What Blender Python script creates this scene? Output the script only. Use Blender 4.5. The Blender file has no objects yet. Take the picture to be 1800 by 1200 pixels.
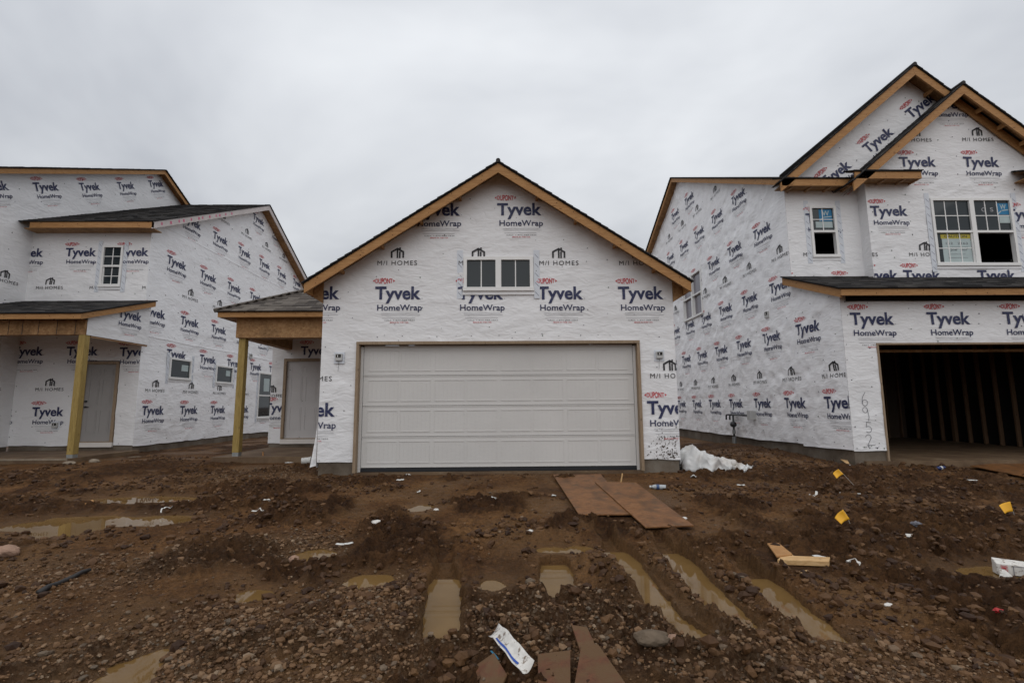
import bpy, bmesh, math, random
import numpy as np
from mathutils import Vector, Matrix

# ------------------------------------------------------------------ camera
scene = bpy.context.scene
random.seed(7)
F_PX, ZC = 870.0, 1.10          # focal length in photo pixels (1800 wide), eye height above the garage floor
def cam_basis(f=F_PX, horizon=712.0, vpx=889.0, roll=0.4):
    r = math.radians(roll)
    u, v = vpx-900, 600-horizon
    ur = u*math.cos(r)+v*math.sin(r); vr = -u*math.sin(r)+v*math.cos(r)
    pitch = math.atan2(-vr, f); yaw = math.atan2(-ur*math.cos(pitch), f)
    fw = np.array([math.sin(yaw)*math.cos(pitch), math.cos(yaw)*math.cos(pitch), math.sin(pitch)])
    right = np.cross(fw, [0, 0, 1.0]); right /= np.linalg.norm(right); up = np.cross(right, fw)
    return right*math.cos(r)-up*math.sin(r), right*math.sin(r)+up*math.cos(r), fw
CR, CU, CF = cam_basis()
cd = bpy.data.cameras.new("camera"); cam = bpy.data.objects.new("camera", cd)
scene.collection.objects.link(cam); scene.camera = cam
cd.sensor_fit = 'HORIZONTAL'; cd.sensor_width = 36.0; cd.lens = 36.0*F_PX/1800.0
cd.clip_start = 0.05; cd.clip_end = 3000
M = Matrix.Identity(4)
for i in range(3):
    M[i][0], M[i][1], M[i][2] = CR[i], CU[i], -CF[i]
M[2][3] = ZC
cam.matrix_world = M

# ------------------------------------------------------------------ world, sun, exposure
SUN_EL, SUN_AZ = math.radians(60), math.radians(184)   # azimuth from +Y clockwise: behind the camera
w = bpy.data.worlds.new("World"); scene.world = w; w.use_nodes = True
nt = w.node_tree; nt.nodes.clear()
def wn(t, **k):
    n = nt.nodes.new(t)
    for a, b in k.items(): setattr(n, a, b)
    return n
out = wn('ShaderNodeOutputWorld'); bg = wn('ShaderNodeBackground'); nt.links.new(bg.outputs[0], out.inputs[0])
sky = wn('ShaderNodeTexSky', sky_type='NISHITA'); sky.sun_disc = False
sky.sun_elevation = SUN_EL; sky.sun_rotation = SUN_AZ; sky.air_density = 1.5; sky.dust_density = 4.0
tc = wn('ShaderNodeTexCoord'); sep = wn('ShaderNodeSeparateXYZ'); nt.links.new(tc.outputs['Generated'], sep.inputs[0])
az = wn('ShaderNodeMath', operation='ABSOLUTE'); nt.links.new(sep.outputs[2], az.inputs[0])
ad = wn('ShaderNodeMath', operation='ADD'); ad.inputs[1].default_value = 0.28; nt.links.new(az.outputs[0], ad.inputs[0])
dv = wn('ShaderNodeVectorMath', operation='DIVIDE'); cmb = wn('ShaderNodeCombineXYZ')
for k in range(3): nt.links.new(ad.outputs[0], cmb.inputs[k])
nt.links.new(tc.outputs['Generated'], dv.inputs[0]); nt.links.new(cmb.outputs[0], dv.inputs[1])
nz = wn('ShaderNodeTexNoise'); nz.inputs['Scale'].default_value = 0.95; nz.inputs['Detail'].default_value = 5; nz.inputs['Roughness'].default_value = 0.55
nz.inputs['Distortion'].default_value = 0.35
nt.links.new(dv.outputs[0], nz.inputs['Vector'])
rp = wn('ShaderNodeValToRGB'); nt.links.new(nz.outputs[0], rp.inputs[0])
rp.color_ramp.elements[0].position = 0.40; rp.color_ramp.elements[0].color = (5.8, 6.05, 6.55, 1)
rp.color_ramp.elements[1].position = 0.70; rp.color_ramp.elements[1].color = (8.9, 9.15, 9.5, 1)
mx = wn('ShaderNodeMix', data_type='RGBA'); mx.inputs[0].default_value = 0.93
hz = wn('ShaderNodeMapRange', interpolation_type='SMOOTHSTEP'); nt.links.new(az.outputs[0], hz.inputs['Value'])   # thicker, greyer cloud low down
hz.inputs['From Min'].default_value = .15; hz.inputs['From Max'].default_value = .62; hz.inputs['To Min'].default_value = .80; hz.inputs['To Max'].default_value = 1.0
hm = wn('ShaderNodeVectorMath', operation='SCALE'); nt.links.new(rp.outputs[0], hm.inputs[0]); nt.links.new(hz.outputs[0], hm.inputs['Scale'])
nt.links.new(sky.outputs[0], mx.inputs[6]); nt.links.new(hm.outputs[0], mx.inputs[7])
nt.links.new(mx.outputs[2], bg.inputs[0]); bg.inputs[1].default_value = 0.10
sl = bpy.data.lights.new("sun", 'SUN'); sl.energy = 1.3; sl.angle = math.radians(110); sl.color = (1.0, 0.97, 0.93)
so = bpy.data.objects.new("sun", sl); scene.collection.objects.link(so)
sd = Vector((math.sin(SUN_AZ)*math.cos(SUN_EL), math.cos(SUN_AZ)*math.cos(SUN_EL), math.sin(SUN_EL)))
so.rotation_euler = sd.to_track_quat('Z', 'Y').to_euler(); so.location = sd*30
vs = scene.view_settings; vs.view_transform = 'Standard'; vs.look = 'None'; vs.exposure = 0.0; vs.gamma = 1.0
scene.render.engine = 'CYCLES'

# ------------------------------------------------------------------ pixel -> place helpers
def ray(px, py): return CF+CR*(px-900)/F_PX+CU*(600-py)/F_PX
def onY(px, py, y): d = ray(px, py); return np.array([0, 0, ZC])+d*(y/d[1])
def onX(px, py, x): d = ray(px, py); return np.array([0, 0, ZC])+d*(x/d[0])
def onG(px, py):
    d = ray(px, py); b = .045; a = -.05-.045*8.4
    t = (a-ZC)/(d[2]-b*d[1]); p = np.array([0, 0, ZC])+d*t
    if t < 0 or p[1] > 8.4: p = np.array([0, 0, ZC])+d*((-.05-ZC)/d[2])
    return p

# ------------------------------------------------------------------ numpy noise
def _h(ix, iy, s):
    n = (ix.astype(np.int64)*374761393 + iy.astype(np.int64)*668265263 + s*1442695041) & 0x7fffffff
    n = ((n ^ (n >> 13))*1274126177) & 0x7fffffff
    n = ((n ^ (n >> 16))*69069+12345) & 0x7fffffff
    return (n & 0xffff)/65535.0
def vn(x, y, s=0):
    x = np.asarray(x, float); y = np.asarray(y, float)
    ix = np.floor(x); iy = np.floor(y); fx = x-ix; fy = y-iy
    fx = fx*fx*fx*(fx*(fx*6-15)+10); fy = fy*fy*fy*(fy*(fy*6-15)+10)
    a = _h(ix, iy, s); b = _h(ix+1, iy, s); c = _h(ix, iy+1, s); d = _h(ix+1, iy+1, s)
    return (a+(b-a)*fx)*(1-fy)+(c+(d-c)*fx)*fy
def fbm(x, y, o=4, s=0, g=.5):
    t = 0; a = 1; n = 0
    for k in range(o):
        t = t+a*(vn(x*2**k+17.3*k, y*2**k-9.1*k, s+k)-.5); n += a; a *= g
    return t/n*2
def sst(e0, e1, x):
    t = np.clip((x-e0)/(e1-e0), 0, 1); return t*t*(3-2*t)

# ------------------------------------------------------------------ materials
MAT = {}
class NT:
    def __init__(s, name):
        m = bpy.data.materials.new(name); m.use_nodes = True; MAT[name] = m
        s.m = m; s.t = m.node_tree; s.b = s.t.nodes['Principled BSDF']
    def n(s, t, **k):
        nd = s.t.nodes.new(t)
        for a, b in k.items():
            if a.startswith('i_'): nd.inputs[int(a[2:]) if a[2:].isdigit() else a[2:].replace('_', ' ')].default_value = b
            else: setattr(nd, a, b)
        return nd
    def l(s, a, b): s.t.links.new(a, b)
    def coords(s, scale=(1, 1, 1), kind='Object'):
        c = s.n('ShaderNodeTexCoord'); mp = s.n('ShaderNodeMapping'); mp.inputs['Scale'].default_value = scale
        s.l(c.outputs[kind], mp.inputs[0]); return mp.outputs[0]
    def noise(s, vec, scale, detail=3, rough=.5, dist=0):
        n = s.n('ShaderNodeTexNoise'); n.inputs['Scale'].default_value = scale; n.inputs['Detail'].default_value = detail
        n.inputs['Roughness'].default_value = rough; n.inputs['Distortion'].default_value = dist
        s.l(vec, n.inputs['Vector']); return n.outputs[0]
    def ramp(s, fac, stops):
        r = s.n('ShaderNodeValToRGB'); e = r.color_ramp.elements
        while len(e) < len(stops): e.new(.5)
        for q, (p, c) in zip(e, stops): q.position = p; q.color = (*c, 1) if len(c) == 3 else c
        s.l(fac, r.inputs[0]); return r.outputs[0]
    def mix(s, fac, a, b, mode='MIX'):
        m = s.n('ShaderNodeMix', data_type='RGBA', blend_type=mode)
        for sock, v in ((0, fac), (6, a), (7, b)):
            if hasattr(v, 'is_linked'): s.l(v, m.inputs[sock])
            else: m.inputs[sock].default_value = v if sock == 0 else (*v, 1)
        return m.outputs[2]
    def bump(s, h, strength=.3, dist=.01, normal=None):
        b = s.n('ShaderNodeBump'); b.inputs['Strength'].default_value = strength; b.inputs['Distance'].default_value = dist
        s.l(h, b.inputs['Height'])
        if normal is not None: s.l(normal, b.inputs['Normal'])
        return b.outputs[0]
    def set(s, col=None, rough=None, spec=None, normal=None, metal=None, trans=None, ior=None):
        for nm, v in (('Base Color', col), ('Roughness', rough), ('Specular IOR Level', spec), ('Normal', normal), ('Metallic', metal), ('Transmission Weight', trans), ('IOR', ior)):
            if v is None: continue
            if hasattr(v, 'is_linked'): s.l(v, s.b.inputs[nm])
            else: s.b.inputs[nm].default_value = (*v, 1) if nm == 'Base Color' else v
        return s.m

def wrap_nodes(t, col):
    v = t.coords(); vs_ = t.n('ShaderNodeMapping'); vs_.inputs['Rotation'].default_value = (.35, .5, .3); vs_.inputs['Scale'].default_value = (1.0, 1.0, 2.6); t.l(v, vs_.inputs[0])
    big = t.noise(v, 2.2, 2, .5, .6)
    fine = t.noise(vs_.outputs[0], 3.4, 3, .5, .35)
    cr = t.n('ShaderNodeMath', operation='ABSOLUTE'); sb = t.n('ShaderNodeMath', operation='SUBTRACT', i_1=.5)
    t.l(fine, sb.inputs[0]); t.l(sb.outputs[0], cr.inputs[0])
    micro = t.noise(v, 120, 2)
    b1 = t.bump(cr.outputs[0], .34, .07); b2 = t.bump(big, .4, .05, b1); b3 = t.bump(micro, .05, .004, b2)
    dirt = t.noise(v, 1.1, 4, .6)
    c = t.mix(t.ramp(dirt, [(.3, (0, 0, 0)), (.8, (1, 1, 1))]), col, tuple(q*.93 for q in col))
    t.set(c, .48, .35, b3)
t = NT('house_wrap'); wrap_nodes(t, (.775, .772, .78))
t = NT('house_wrap_side_lit'); wrap_nodes(t, (.875, .875, .89))  # paler copy of the wrap: extra light on side walls put into colour
for nm, c in (('print_navy', (.022, .028, .085)), ('print_red', (.52, .035, .045)), ('print_black', (.018, .017, .02)), ('print_grey', (.42, .42, .44)), ('print_pink', (.6, .12, .22)), ('pen_grey', (.12, .12, .14))):
    t = NT(nm); v = t.coords(); f = t.noise(v, 40, 3); t.set(t.mix(t.ramp(f, [(.5, (0, 0, 0)), (.95, (.35, .35, .35))]), c, (.45, .45, .48)), .5, .3)

def wood(nm, a, b, c, scale=(1, 1, 1), rough=.65):
    t = NT(nm); v = t.coords(scale)
    g = t.noise(v, 3.0, 6, .65, 1.5); f = t.noise(v, 26, 3, .6)
    col = t.ramp(g, [(.28, a), (.52, b), (.75, c)])
    k = t.n('ShaderNodeTexVoronoi'); k.inputs['Scale'].default_value = 3.1; vv = t.coords(tuple(min(q, 4)*.9 for q in scale)); t.l(vv, k.inputs['Vector'])
    kn = t.ramp(k.outputs['Distance'], [(.06, (.14, .06, .03)), (.13, (1, 1, 1))])
    col = t.mix(.75, col, kn, 'MULTIPLY')
    col = t.mix(.22, col, t.ramp(f, [(.3, (.5, .5, .5)), (.7, (1, 1, 1))]), 'MULTIPLY')
    if nm == 'rotten_board':
        md = t.noise(t.coords(), 9, 5, .65); col = t.mix(t.ramp(md, [(.38, (0, 0, 0)), (.55, (1, 1, 1))]), col, (.105, .056, .023))
    t.set(col, rough, .3, t.bump(f, .25, .004))
wood('fascia_wood_x', (.27, .125, .042), (.40, .205, .075), (.50, .29, .125), (1.2, 9, 14))
wood('fascia_wood_y', (.27, .125, .042), (.40, .205, .075), (.50, .29, .125), (9, 1.2, 14))
wood('stud_wood', (.30, .17, .09), (.42, .26, .14), (.50, .33, .2), (14, 14, 1.2))
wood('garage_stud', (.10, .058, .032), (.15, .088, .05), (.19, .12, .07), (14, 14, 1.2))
wood('post_wood', (.20, .135, .035), (.33, .23, .07), (.42, .31, .12), (11, 11, 1.0))
wood('scrap_wood', (.42, .24, .10), (.58, .37, .17), (.66, .46, .25), (3, 12, 12))
wood('jamb_wood', (.23, .16, .10), (.30, .22, .145), (.36, .27, .19), (10, 10, 1.5))
wood('rotten_board', (.075, .026, .012), (.12, .044, .019), (.16, .07, .032), (4, 4, 4), .55)

def osb(nm, a, b, c, wet=.7):
    t = NT(nm); v = t.coords()
    k = t.n('ShaderNodeTexVoronoi'); k.inputs['Scale'].default_value = 22; k.inputs['Randomness'].default_value = 1
    mp = t.coords((1, 1.8, 1)); ds = t.mix(.12, mp, mp); t.l(mp, k.inputs['Vector'])
    col = t.ramp(t.n('ShaderNodeSeparateColor').outputs[0] if False else k.outputs['Distance'], [(0, a), (.5, b), (1, c)])
    hsv = t.n('ShaderNodeSeparateColor'); t.l(k.outputs['Color'], hsv.inputs[0])
    col = t.mix(.55, col, t.ramp(hsv.outputs[0], [(0, a), (.6, b), (1, c)]))
    d = t.noise(v, 4, 5, .6)
    col = t.mix(t.ramp(d, [(.45, (0, 0, 0)), (.75, (.75, .75, .75))]), col, tuple(q*.45 for q in a))
    if nm == 'osb_wet':
        md = t.noise(t.coords(), 7, 6, .7); col = t.mix(t.ramp(md, [(.50, (0, 0, 0)), (.66, (.9, .9, .9))]), col, (.085, .046, .021))
    t.set(col, wet, .25, t.bump(k.outputs['Distance'], .25, .004))
osb('osb', (.24, .125, .05), (.34, .19, .085), (.44, .27, .13))
osb('osb_wet', (.135, .055, .019), (.20, .088, .031), (.26, .125, .05), .5)

t = NT('shingle'); g = t.n('ShaderNodeNewGeometry'); v = t.coords()
col = t.ramp(g.outputs['Random Per Island'], [(0, (.020, .020, .022)), (.5, (.040, .038, .038)), (1, (.075, .07, .066))])
f = t.noise(v, 300, 2); col = t.mix(.5, col, t.ramp(f, [(.35, (.45, .45, .45)), (.7, (1.3, 1.3, 1.3))]), 'MULTIPLY')
t.set(col, .85, .25, t.bump(f, .4, .003))
t = NT('shingle_brown'); g = t.n('ShaderNodeNewGeometry'); v = t.coords()
col = t.ramp(g.outputs['Random Per Island'], [(0, (.055, .046, .04)), (.5, (.10, .085, .073)), (1, (.16, .14, .12))])
f = t.noise(v, 300, 2); col = t.mix(.5, col, t.ramp(f, [(.35, (.5, .5, .5)), (.7, (1.3, 1.3, 1.3))]), 'MULTIPLY')
t.set(col, .85, .25, t.bump(f, .4, .003))

t = NT('concrete'); v = t.coords(); a = t.noise(v, 2.2, 6, .65); f = t.noise(v, 60, 4, .7)
col = t.ramp(a, [(.3, (.085, .062, .043)), (.55, (.16, .13, .10)), (.8, (.23, .205, .17))])
t.set(t.mix(.3, col, t.ramp(f, [(.3, (.5, .5, .5)), (.7, (1, 1, 1))]), 'MULTIPLY'), .85, .25, t.bump(f, .4, .006))
t = NT('slab_concrete'); v = t.coords(); a = t.noise(v, 1.8, 6, .65); f = t.noise(v, 60, 4, .7)
col = t.ramp(a, [(.35, (.085, .05, .028)), (.6, (.16, .105, .06)), (.85, (.26, .21, .15))])
t.set(col, .7, .3, t.bump(f, .4, .006))

def plain(nm, c, rough=.5, spec=.4, var=.12, sc=3, bump=.1, bs=60, metal=0, mud=None):
    t = NT(nm); v = t.coords(); a = t.noise(v, sc, 5, .6); f = t.noise(v, bs, 3); col = t.mix(t.ramp(a, [(.35, (0, 0, 0)), (.75, (1, 1, 1))]), c, tuple(q*(1-var) for q in c))
    if mud: g = t.noise(v, 28, 4, .65); col = t.mix(t.ramp(g, [(mud, (0, 0, 0)), (mud+.1, (.9, .9, .9))]), col, (.11, .062, .028))
    t.set(col, rough, spec, t.bump(f, bump, .004), metal)
plain('garage_paint', (.60, .585, .565), .42, .35, .08, 1.1, .03, 200)
plain('door_grey', (.30, .285, .275), .5, .35, .06); plain('door_white', (.50, .48, .475), .5, .35, .05)
plain('vinyl', (.76, .755, .74), .4, .4, .05); plain('white_board', (.66, .62, .58), .6, .3, .12)
plain('rake_white', (.62, .56, .54), .5, .3, .2, 5)
plain('rubber', (.012, .013, .016), .5, .4); plain('tape', (.63, .66, .71), .4, .35, .06); plain('tape_mark', (.22, .24, .30), .5, .3)
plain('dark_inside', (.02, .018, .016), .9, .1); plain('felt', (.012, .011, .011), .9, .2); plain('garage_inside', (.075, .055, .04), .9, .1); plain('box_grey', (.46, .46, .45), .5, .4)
plain('steel', (.30, .31, .31), .5, .5, .3, 8, .2, 60, .6); plain('pipe_black', (.025, .027, .03), .45, .5, .3)
plain('flag_yellow', (.72, .36, .01), .45, .4, .08, 12, .1, 30); plain('wire', (.55, .55, .52), .4, .5)
plain('plastic_white', (.66, .66, .63), .4, .4, .2, 12, .2, 25, 0, .58); plain('paper_white', (.66, .64, .60), .6, .3, .25, 30, .2, 25, 0, .56)
plain('bottle_plastic', (.42, .45, .47), .2, .6, .2, 30); plain('bottle_label', (.05, .09, .2), .4, .4)
plain('can_blue', (.03, .05, .16), .3, .6, .2, 30, .1, 40, .4); plain('red_scrap', (.38, .02, .02), .5, .4)
plain('blue_print', (.02, .07, .33), .45, .4); plain('teal_print', (.01, .14, .24), .45, .4); plain('black_hose', (.018, .016, .016), .5, .4)
plain('soil_clod', (.060, .036, .021), .55, .4, .35, 20, .6, 60); plain('mortar_light', (.27, .22, .165), .8, .2, .4, 12)
plain('sticker_blue', (.02, .18, .36), .5, .3); plain('sticker_pale', (.42, .50, .50), .5, .3); plain('sticker_yellow', (.45, .38, .05), .5, .3)
plain('gypsum_cap', (.05, .11, .05), .5, .4); plain('joint_sealant', (.30, .33, .33), .5, .4)
t = NT('glass'); v = t.coords(); f = t.noise(v, 1.4, 2); t.set((.022, .029, .033), .04, .34, t.bump(f, .03, .02), ior=1.5)
t = NT('glass_lit'); v = t.coords(); f = t.noise(v, 1.4, 2); t.set((.17, .155, .18), .05, .6, t.bump(f, .03, .02), ior=1.5)
t = NT('sheet_plastic'); v = t.coords(); f = t.noise(v, 9, 4, .6, 1); d = t.noise(v, 3, 4)
t.set(t.mix(t.ramp(d, [(.5, (0, 0, 0)), (.85, (1, 1, 1))]), (.78, .78, .77), (.45, .36, .28)), .28, .5, t.bump(f, .18, .02)); t.b.inputs['Transmission Weight'].default_value = .22

t = NT('muddy_water'); v = t.coords(); f = t.noise(v, 3, 2); d = t.noise(v, 2.5, 5, .55, .6)
t.set(t.ramp(d, [(.3, (.138, .079, .026)), (.7, (.190, .115, .043))]), .018, .5, t.bump(f, .012, .02), ior=1.33)

t = NT('mud')
v = t.coords(); at = t.n('ShaderNodeAttribute', attribute_name='gravel'); wt = t.n('ShaderNodeAttribute', attribute_name='wet')
n1 = t.noise(v, 1.3, 6, .6); n2 = t.noise(v, 17, 7, .75); n3 = t.noise(v, 70, 4, .7)
col = t.ramp(n1, [(.3, (.054, .0235, .0085)), (.5, (.104, .050, .0185)), (.7, (.160, .083, .033))])
col = t.mix(.6, col, t.ramp(n2, [(.36, (.18, .16, .15)), (.5, (1.0, .99, .98)), (.66, (1.75, 1.75, 1.75))]), 'MULTIPLY')
ct = t.n('ShaderNodeAttribute', attribute_name='churn'); col = t.mix(1.0, col, t.ramp(ct.outputs['Fac'], [(.1, (1.28, 1.25, 1.2)), (.5, (.9, .88, .86)), (.95, (.66, .62, .59))]), 'MULTIPLY')
vo = t.n('ShaderNodeTexVoronoi'); vo.inputs['Scale'].default_value = 55; t.l(v, vo.inputs['Vector'])
sc = t.n('ShaderNodeSeparateColor'); t.l(vo.outputs['Color'], sc.inputs[0])
st = t.ramp(sc.outputs[0], [(0, (.045, .022, .010)), (.5, (.115, .066, .034)), (.85, (.19, .125, .075)), (1, (.32, .24, .17))])
gm = t.n('ShaderNodeMath', operation='MULTIPLY', i_1=.55); t.l(at.outputs['Fac'], gm.inputs[0])
col = t.mix(gm.outputs[0], col, st)
wm = t.n('ShaderNodeMath', operation='MULTIPLY', i_1=.7); t.l(wt.outputs['Fac'], wm.inputs[0]); col = t.mix(wm.outputs[0], col, (.165, .089, .035))
rg = t.n('ShaderNodeMapRange'); rg.inputs['To Min'].default_value = .75; rg.inputs['To Max'].default_value = .33; t.l(wt.outputs['Fac'], rg.inputs['Value'])
b1 = t.bump(n2, 1.0, .055); b2 = t.bump(n3, .9, .014, b1)
t.set(col, rg.outputs[0], .16, b2)
t = NT('gravel_stone'); g = t.n('ShaderNodeNewGeometry'); v = t.coords(); f = t.noise(v, 40, 4, .6)
col = t.ramp(g.outputs['Random Per Island'], [(0, (.050, .025, .011)), (.4, (.120, .064, .029)), (.62, (.165, .092, .045)), (.82, (.215, .135, .076)), (.93, (.11, .085, .062)), (1, (.28, .20, .13))])
t.set(t.mix(.5, col, t.ramp(f, [(.3, (.5, .45, .4)), (.7, (1.15, 1.15, 1.15))]), 'MULTIPLY'), .65, .22, t.bump(f, .4, .004))
t = NT('clod'); g = t.n('ShaderNodeNewGeometry'); v = t.coords(); f = t.noise(v, 40, 4, .6)
col = t.ramp(g.outputs['Random Per Island'], [(0, (.030, .0125, .005)), (.6, (.080, .038, .0145)), (1, (.140, .073, .030))])
t.set(t.mix(.5, col, t.ramp(f, [(.3, (.5, .45, .4)), (.7, (1.15, 1.15, 1.15))]), 'MULTIPLY'), .62, .25, t.bump(f, .6, .006))
plain('nail_rust', (.05, .018, .008), .7, .2); plain('rock', (.15, .112, .078), .8, .2, .5, 14, 1.0, 30); plain('rock_pink', (.32, .20, .14), .75, .3, .3, 9, .6, 40)

# ------------------------------------------------------------------ object helpers
COL = scene.collection
def tag(o, label=None, cat=None, group=None, kind=None):
    if label: o['label'] = label
    if cat: o['category'] = cat
    if group: o['group'] = group
    if kind: o['kind'] = kind
    return o
def link(o, parent=None):
    COL.objects.link(o)
    if parent is not None:
        o.parent = parent
        if parent.type == 'EMPTY': o.matrix_parent_inverse = Matrix.Translation(-Vector(parent.location))
        elif parent.parent is None: o.matrix_parent_inverse = Matrix.Translation(-Vector(parent.location))
    return o
def empty(name, loc, label, cat, group=None):
    o = bpy.data.objects.new(name, None); o.location = loc; o.empty_display_size = .2
    COL.objects.link(o); return tag(o, label, cat, group)
class MB:
    """collects faces, builds ONE mesh object"""
    def __init__(s): s.v = []; s.f = []; s.mi = []; s.mats = []
    def m(s, mat):
        if mat not in s.mats: s.mats.append(mat)
        return s.mats.index(mat)
    def add(s, vs, fs, mat):
        o = len(s.v); k = s.m(mat); s.v += [tuple(map(float, p)) for p in vs]
        for f in fs: s.f.append([i+o for i in f]); s.mi.append(k)
        return s
    HEX = [(0, 3, 2, 1), (4, 5, 6, 7), (0, 1, 5, 4), (1, 2, 6, 5), (2, 3, 7, 6), (3, 0, 4, 7)]
    def hexa(s, c8, mat): return s.add(c8, MB.HEX, mat)
    def box(s, x0, x1, y0, y1, z0, z1, mat):
        return s.hexa([(x0, y0, z0), (x1, y0, z0), (x1, y1, z0), (x0, y1, z0), (x0, y0, z1), (x1, y0, z1), (x1, y1, z1), (x0, y1, z1)], mat)
    def prism(s, poly, off, mat):
        """polygon (3D points) extruded by off"""
        n = len(poly); off = np.array(off, float); a = [np.array(p, float) for p in poly]; b = [p+off for p in a]
        fs = [list(range(n-1, -1, -1)), list(range(n, 2*n))]+[[i, (i+1) % n, (i+1) % n+n, i+n] for i in range(n)]
        return s.add(a+b, fs, mat)
    def tube(s, pts, r, mat, n=8, r2=None):
        pts = [Vector(p) for p in pts]; rings = []
        for i, p in enumerate(pts):
            d = (pts[min(i+1, len(pts)-1)]-pts[max(i-1, 0)]).normalized()
            a = d.orthogonal().normalized() if i == 0 else (a-d*a.dot(d)).normalized()
            b = d.cross(a); rr = r if r2 is None else r+(r2-r)*i/(len(pts)-1)
            rings.append([p+(a*math.cos(2*math.pi*k/n)+b*math.sin(2*math.pi*k/n))*rr for k in range(n)])
        vs = [q for rg in rings for q in rg]; fs = []
        for i in range(len(pts)-1):
            for k in range(n): fs.append((i*n+k, i*n+(k+1) % n, (i+1)*n+(k+1) % n, (i+1)*n+k))
        fs += [list(range(n-1, -1, -1)), [(len(pts)-1)*n+k for k in range(n)]]
        return s.add(vs, fs, mat)
    def build(s, name, parent=None, smooth=False, origin=None, bevel=0, recalc=True):
        me = bpy.data.meshes.new(name); vs = np.array(s.v)
        loc = None
        if parent is None:
            loc = np.array([(vs[:, 0].min()+vs[:, 0].max())/2, (vs[:, 1].min()+vs[:, 1].max())/2, vs[:, 2].min()]) if origin is None else np.array(origin)
            vs = vs-loc
        me.from_pydata(vs.tolist(), [], s.f)
        for mname in s.mats: me.materials.append(MAT[mname])
        me.polygons.foreach_set('material_index', s.mi)
        if recalc or bevel:
            bm = bmesh.new(); bm.from_mesh(me)
            if bevel: bmesh.ops.bevel(bm, geom=list(bm.edges), offset=bevel, segments=1, affect='EDGES')
            bmesh.ops.recalc_face_normals(bm, faces=bm.faces); bm.to_mesh(me); bm.free()
        if smooth: me.polygons.foreach_set('use_smooth', [True]*len(me.polygons))
        me.update(); o = bpy.data.objects.new(name, me)
        if loc is not None: o.location = loc
        return link(o, parent)
def grid_mesh(name, P, mats, parent=None, keep=None, smooth=True, attrs=None):
    """P: (n,m,3) array -> sheet"""
    n, m, _ = P.shape; idx = np.arange(n*m).reshape(n, m)
    q = np.stack([idx[:-1, :-1], idx[:-1, 1:], idx[1:, 1:], idx[1:, :-1]], -1).reshape(-1, 4)
    if keep is not None: q = q[keep.reshape(-1)]
    me = bpy.data.meshes.new(name); me.vertices.add(n*m); me.vertices.foreach_set('co', P.reshape(-1))
    me.loops.add(len(q)*4); me.loops.foreach_set('vertex_index', q.reshape(-1).astype(np.int32))
    me.polygons.add(len(q)); me.polygons.foreach_set('loop_start', np.arange(0, len(q)*4, 4, dtype=np.int32))
    me.polygons.foreach_set('use_smooth', np.ones(len(q), bool) if smooth else np.zeros(len(q), bool))
    for k in mats: me.materials.append(MAT[k])
    me.update(calc_edges=True)
    for k, a in (attrs or {}).items():
        at = me.attributes.new(k, 'FLOAT', 'POINT'); at.data.foreach_set('value', a.reshape(-1).astype(np.float32))
    return link(bpy.data.objects.new(name, me), parent)

# planes that walls lie in: 'F' faces the street (-Y), 'E' faces +X (left house), 'W' faces -X (right house)
class Plane:
    def __init__(s, k, c): s.k = k; s.c = c
    def map(s, u, v, n):
        if s.k == 'F': return np.stack([u, s.c-n, v], -1)
        if s.k == 'E': return np.stack([s.c+n, u, v], -1)
        return np.stack([s.c-n, -u, v], -1)
    def box(s, mb, u0, u1, v0, v1, n0, n1, mat):
        c = [(u0, v0, n0), (u1, v0, n0), (u1, v1, n0), (u0, v1, n0), (u0, v0, n1), (u1, v0, n1), (u1, v1, n1), (u0, v1, n1)]
        return mb.hexa([s.map(np.array(float(a)), np.array(float(b)), np.array(float(d))) for a, b, d in c], mat)
    def pt(s, px, py):
        p = onY(px, py, s.c) if s.k == 'F' else onX(px, py, s.c)
        return {'F': (p[0], p[2]), 'E': (p[1], p[2]), 'W': (-p[1], p[2])}[s.k]

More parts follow.
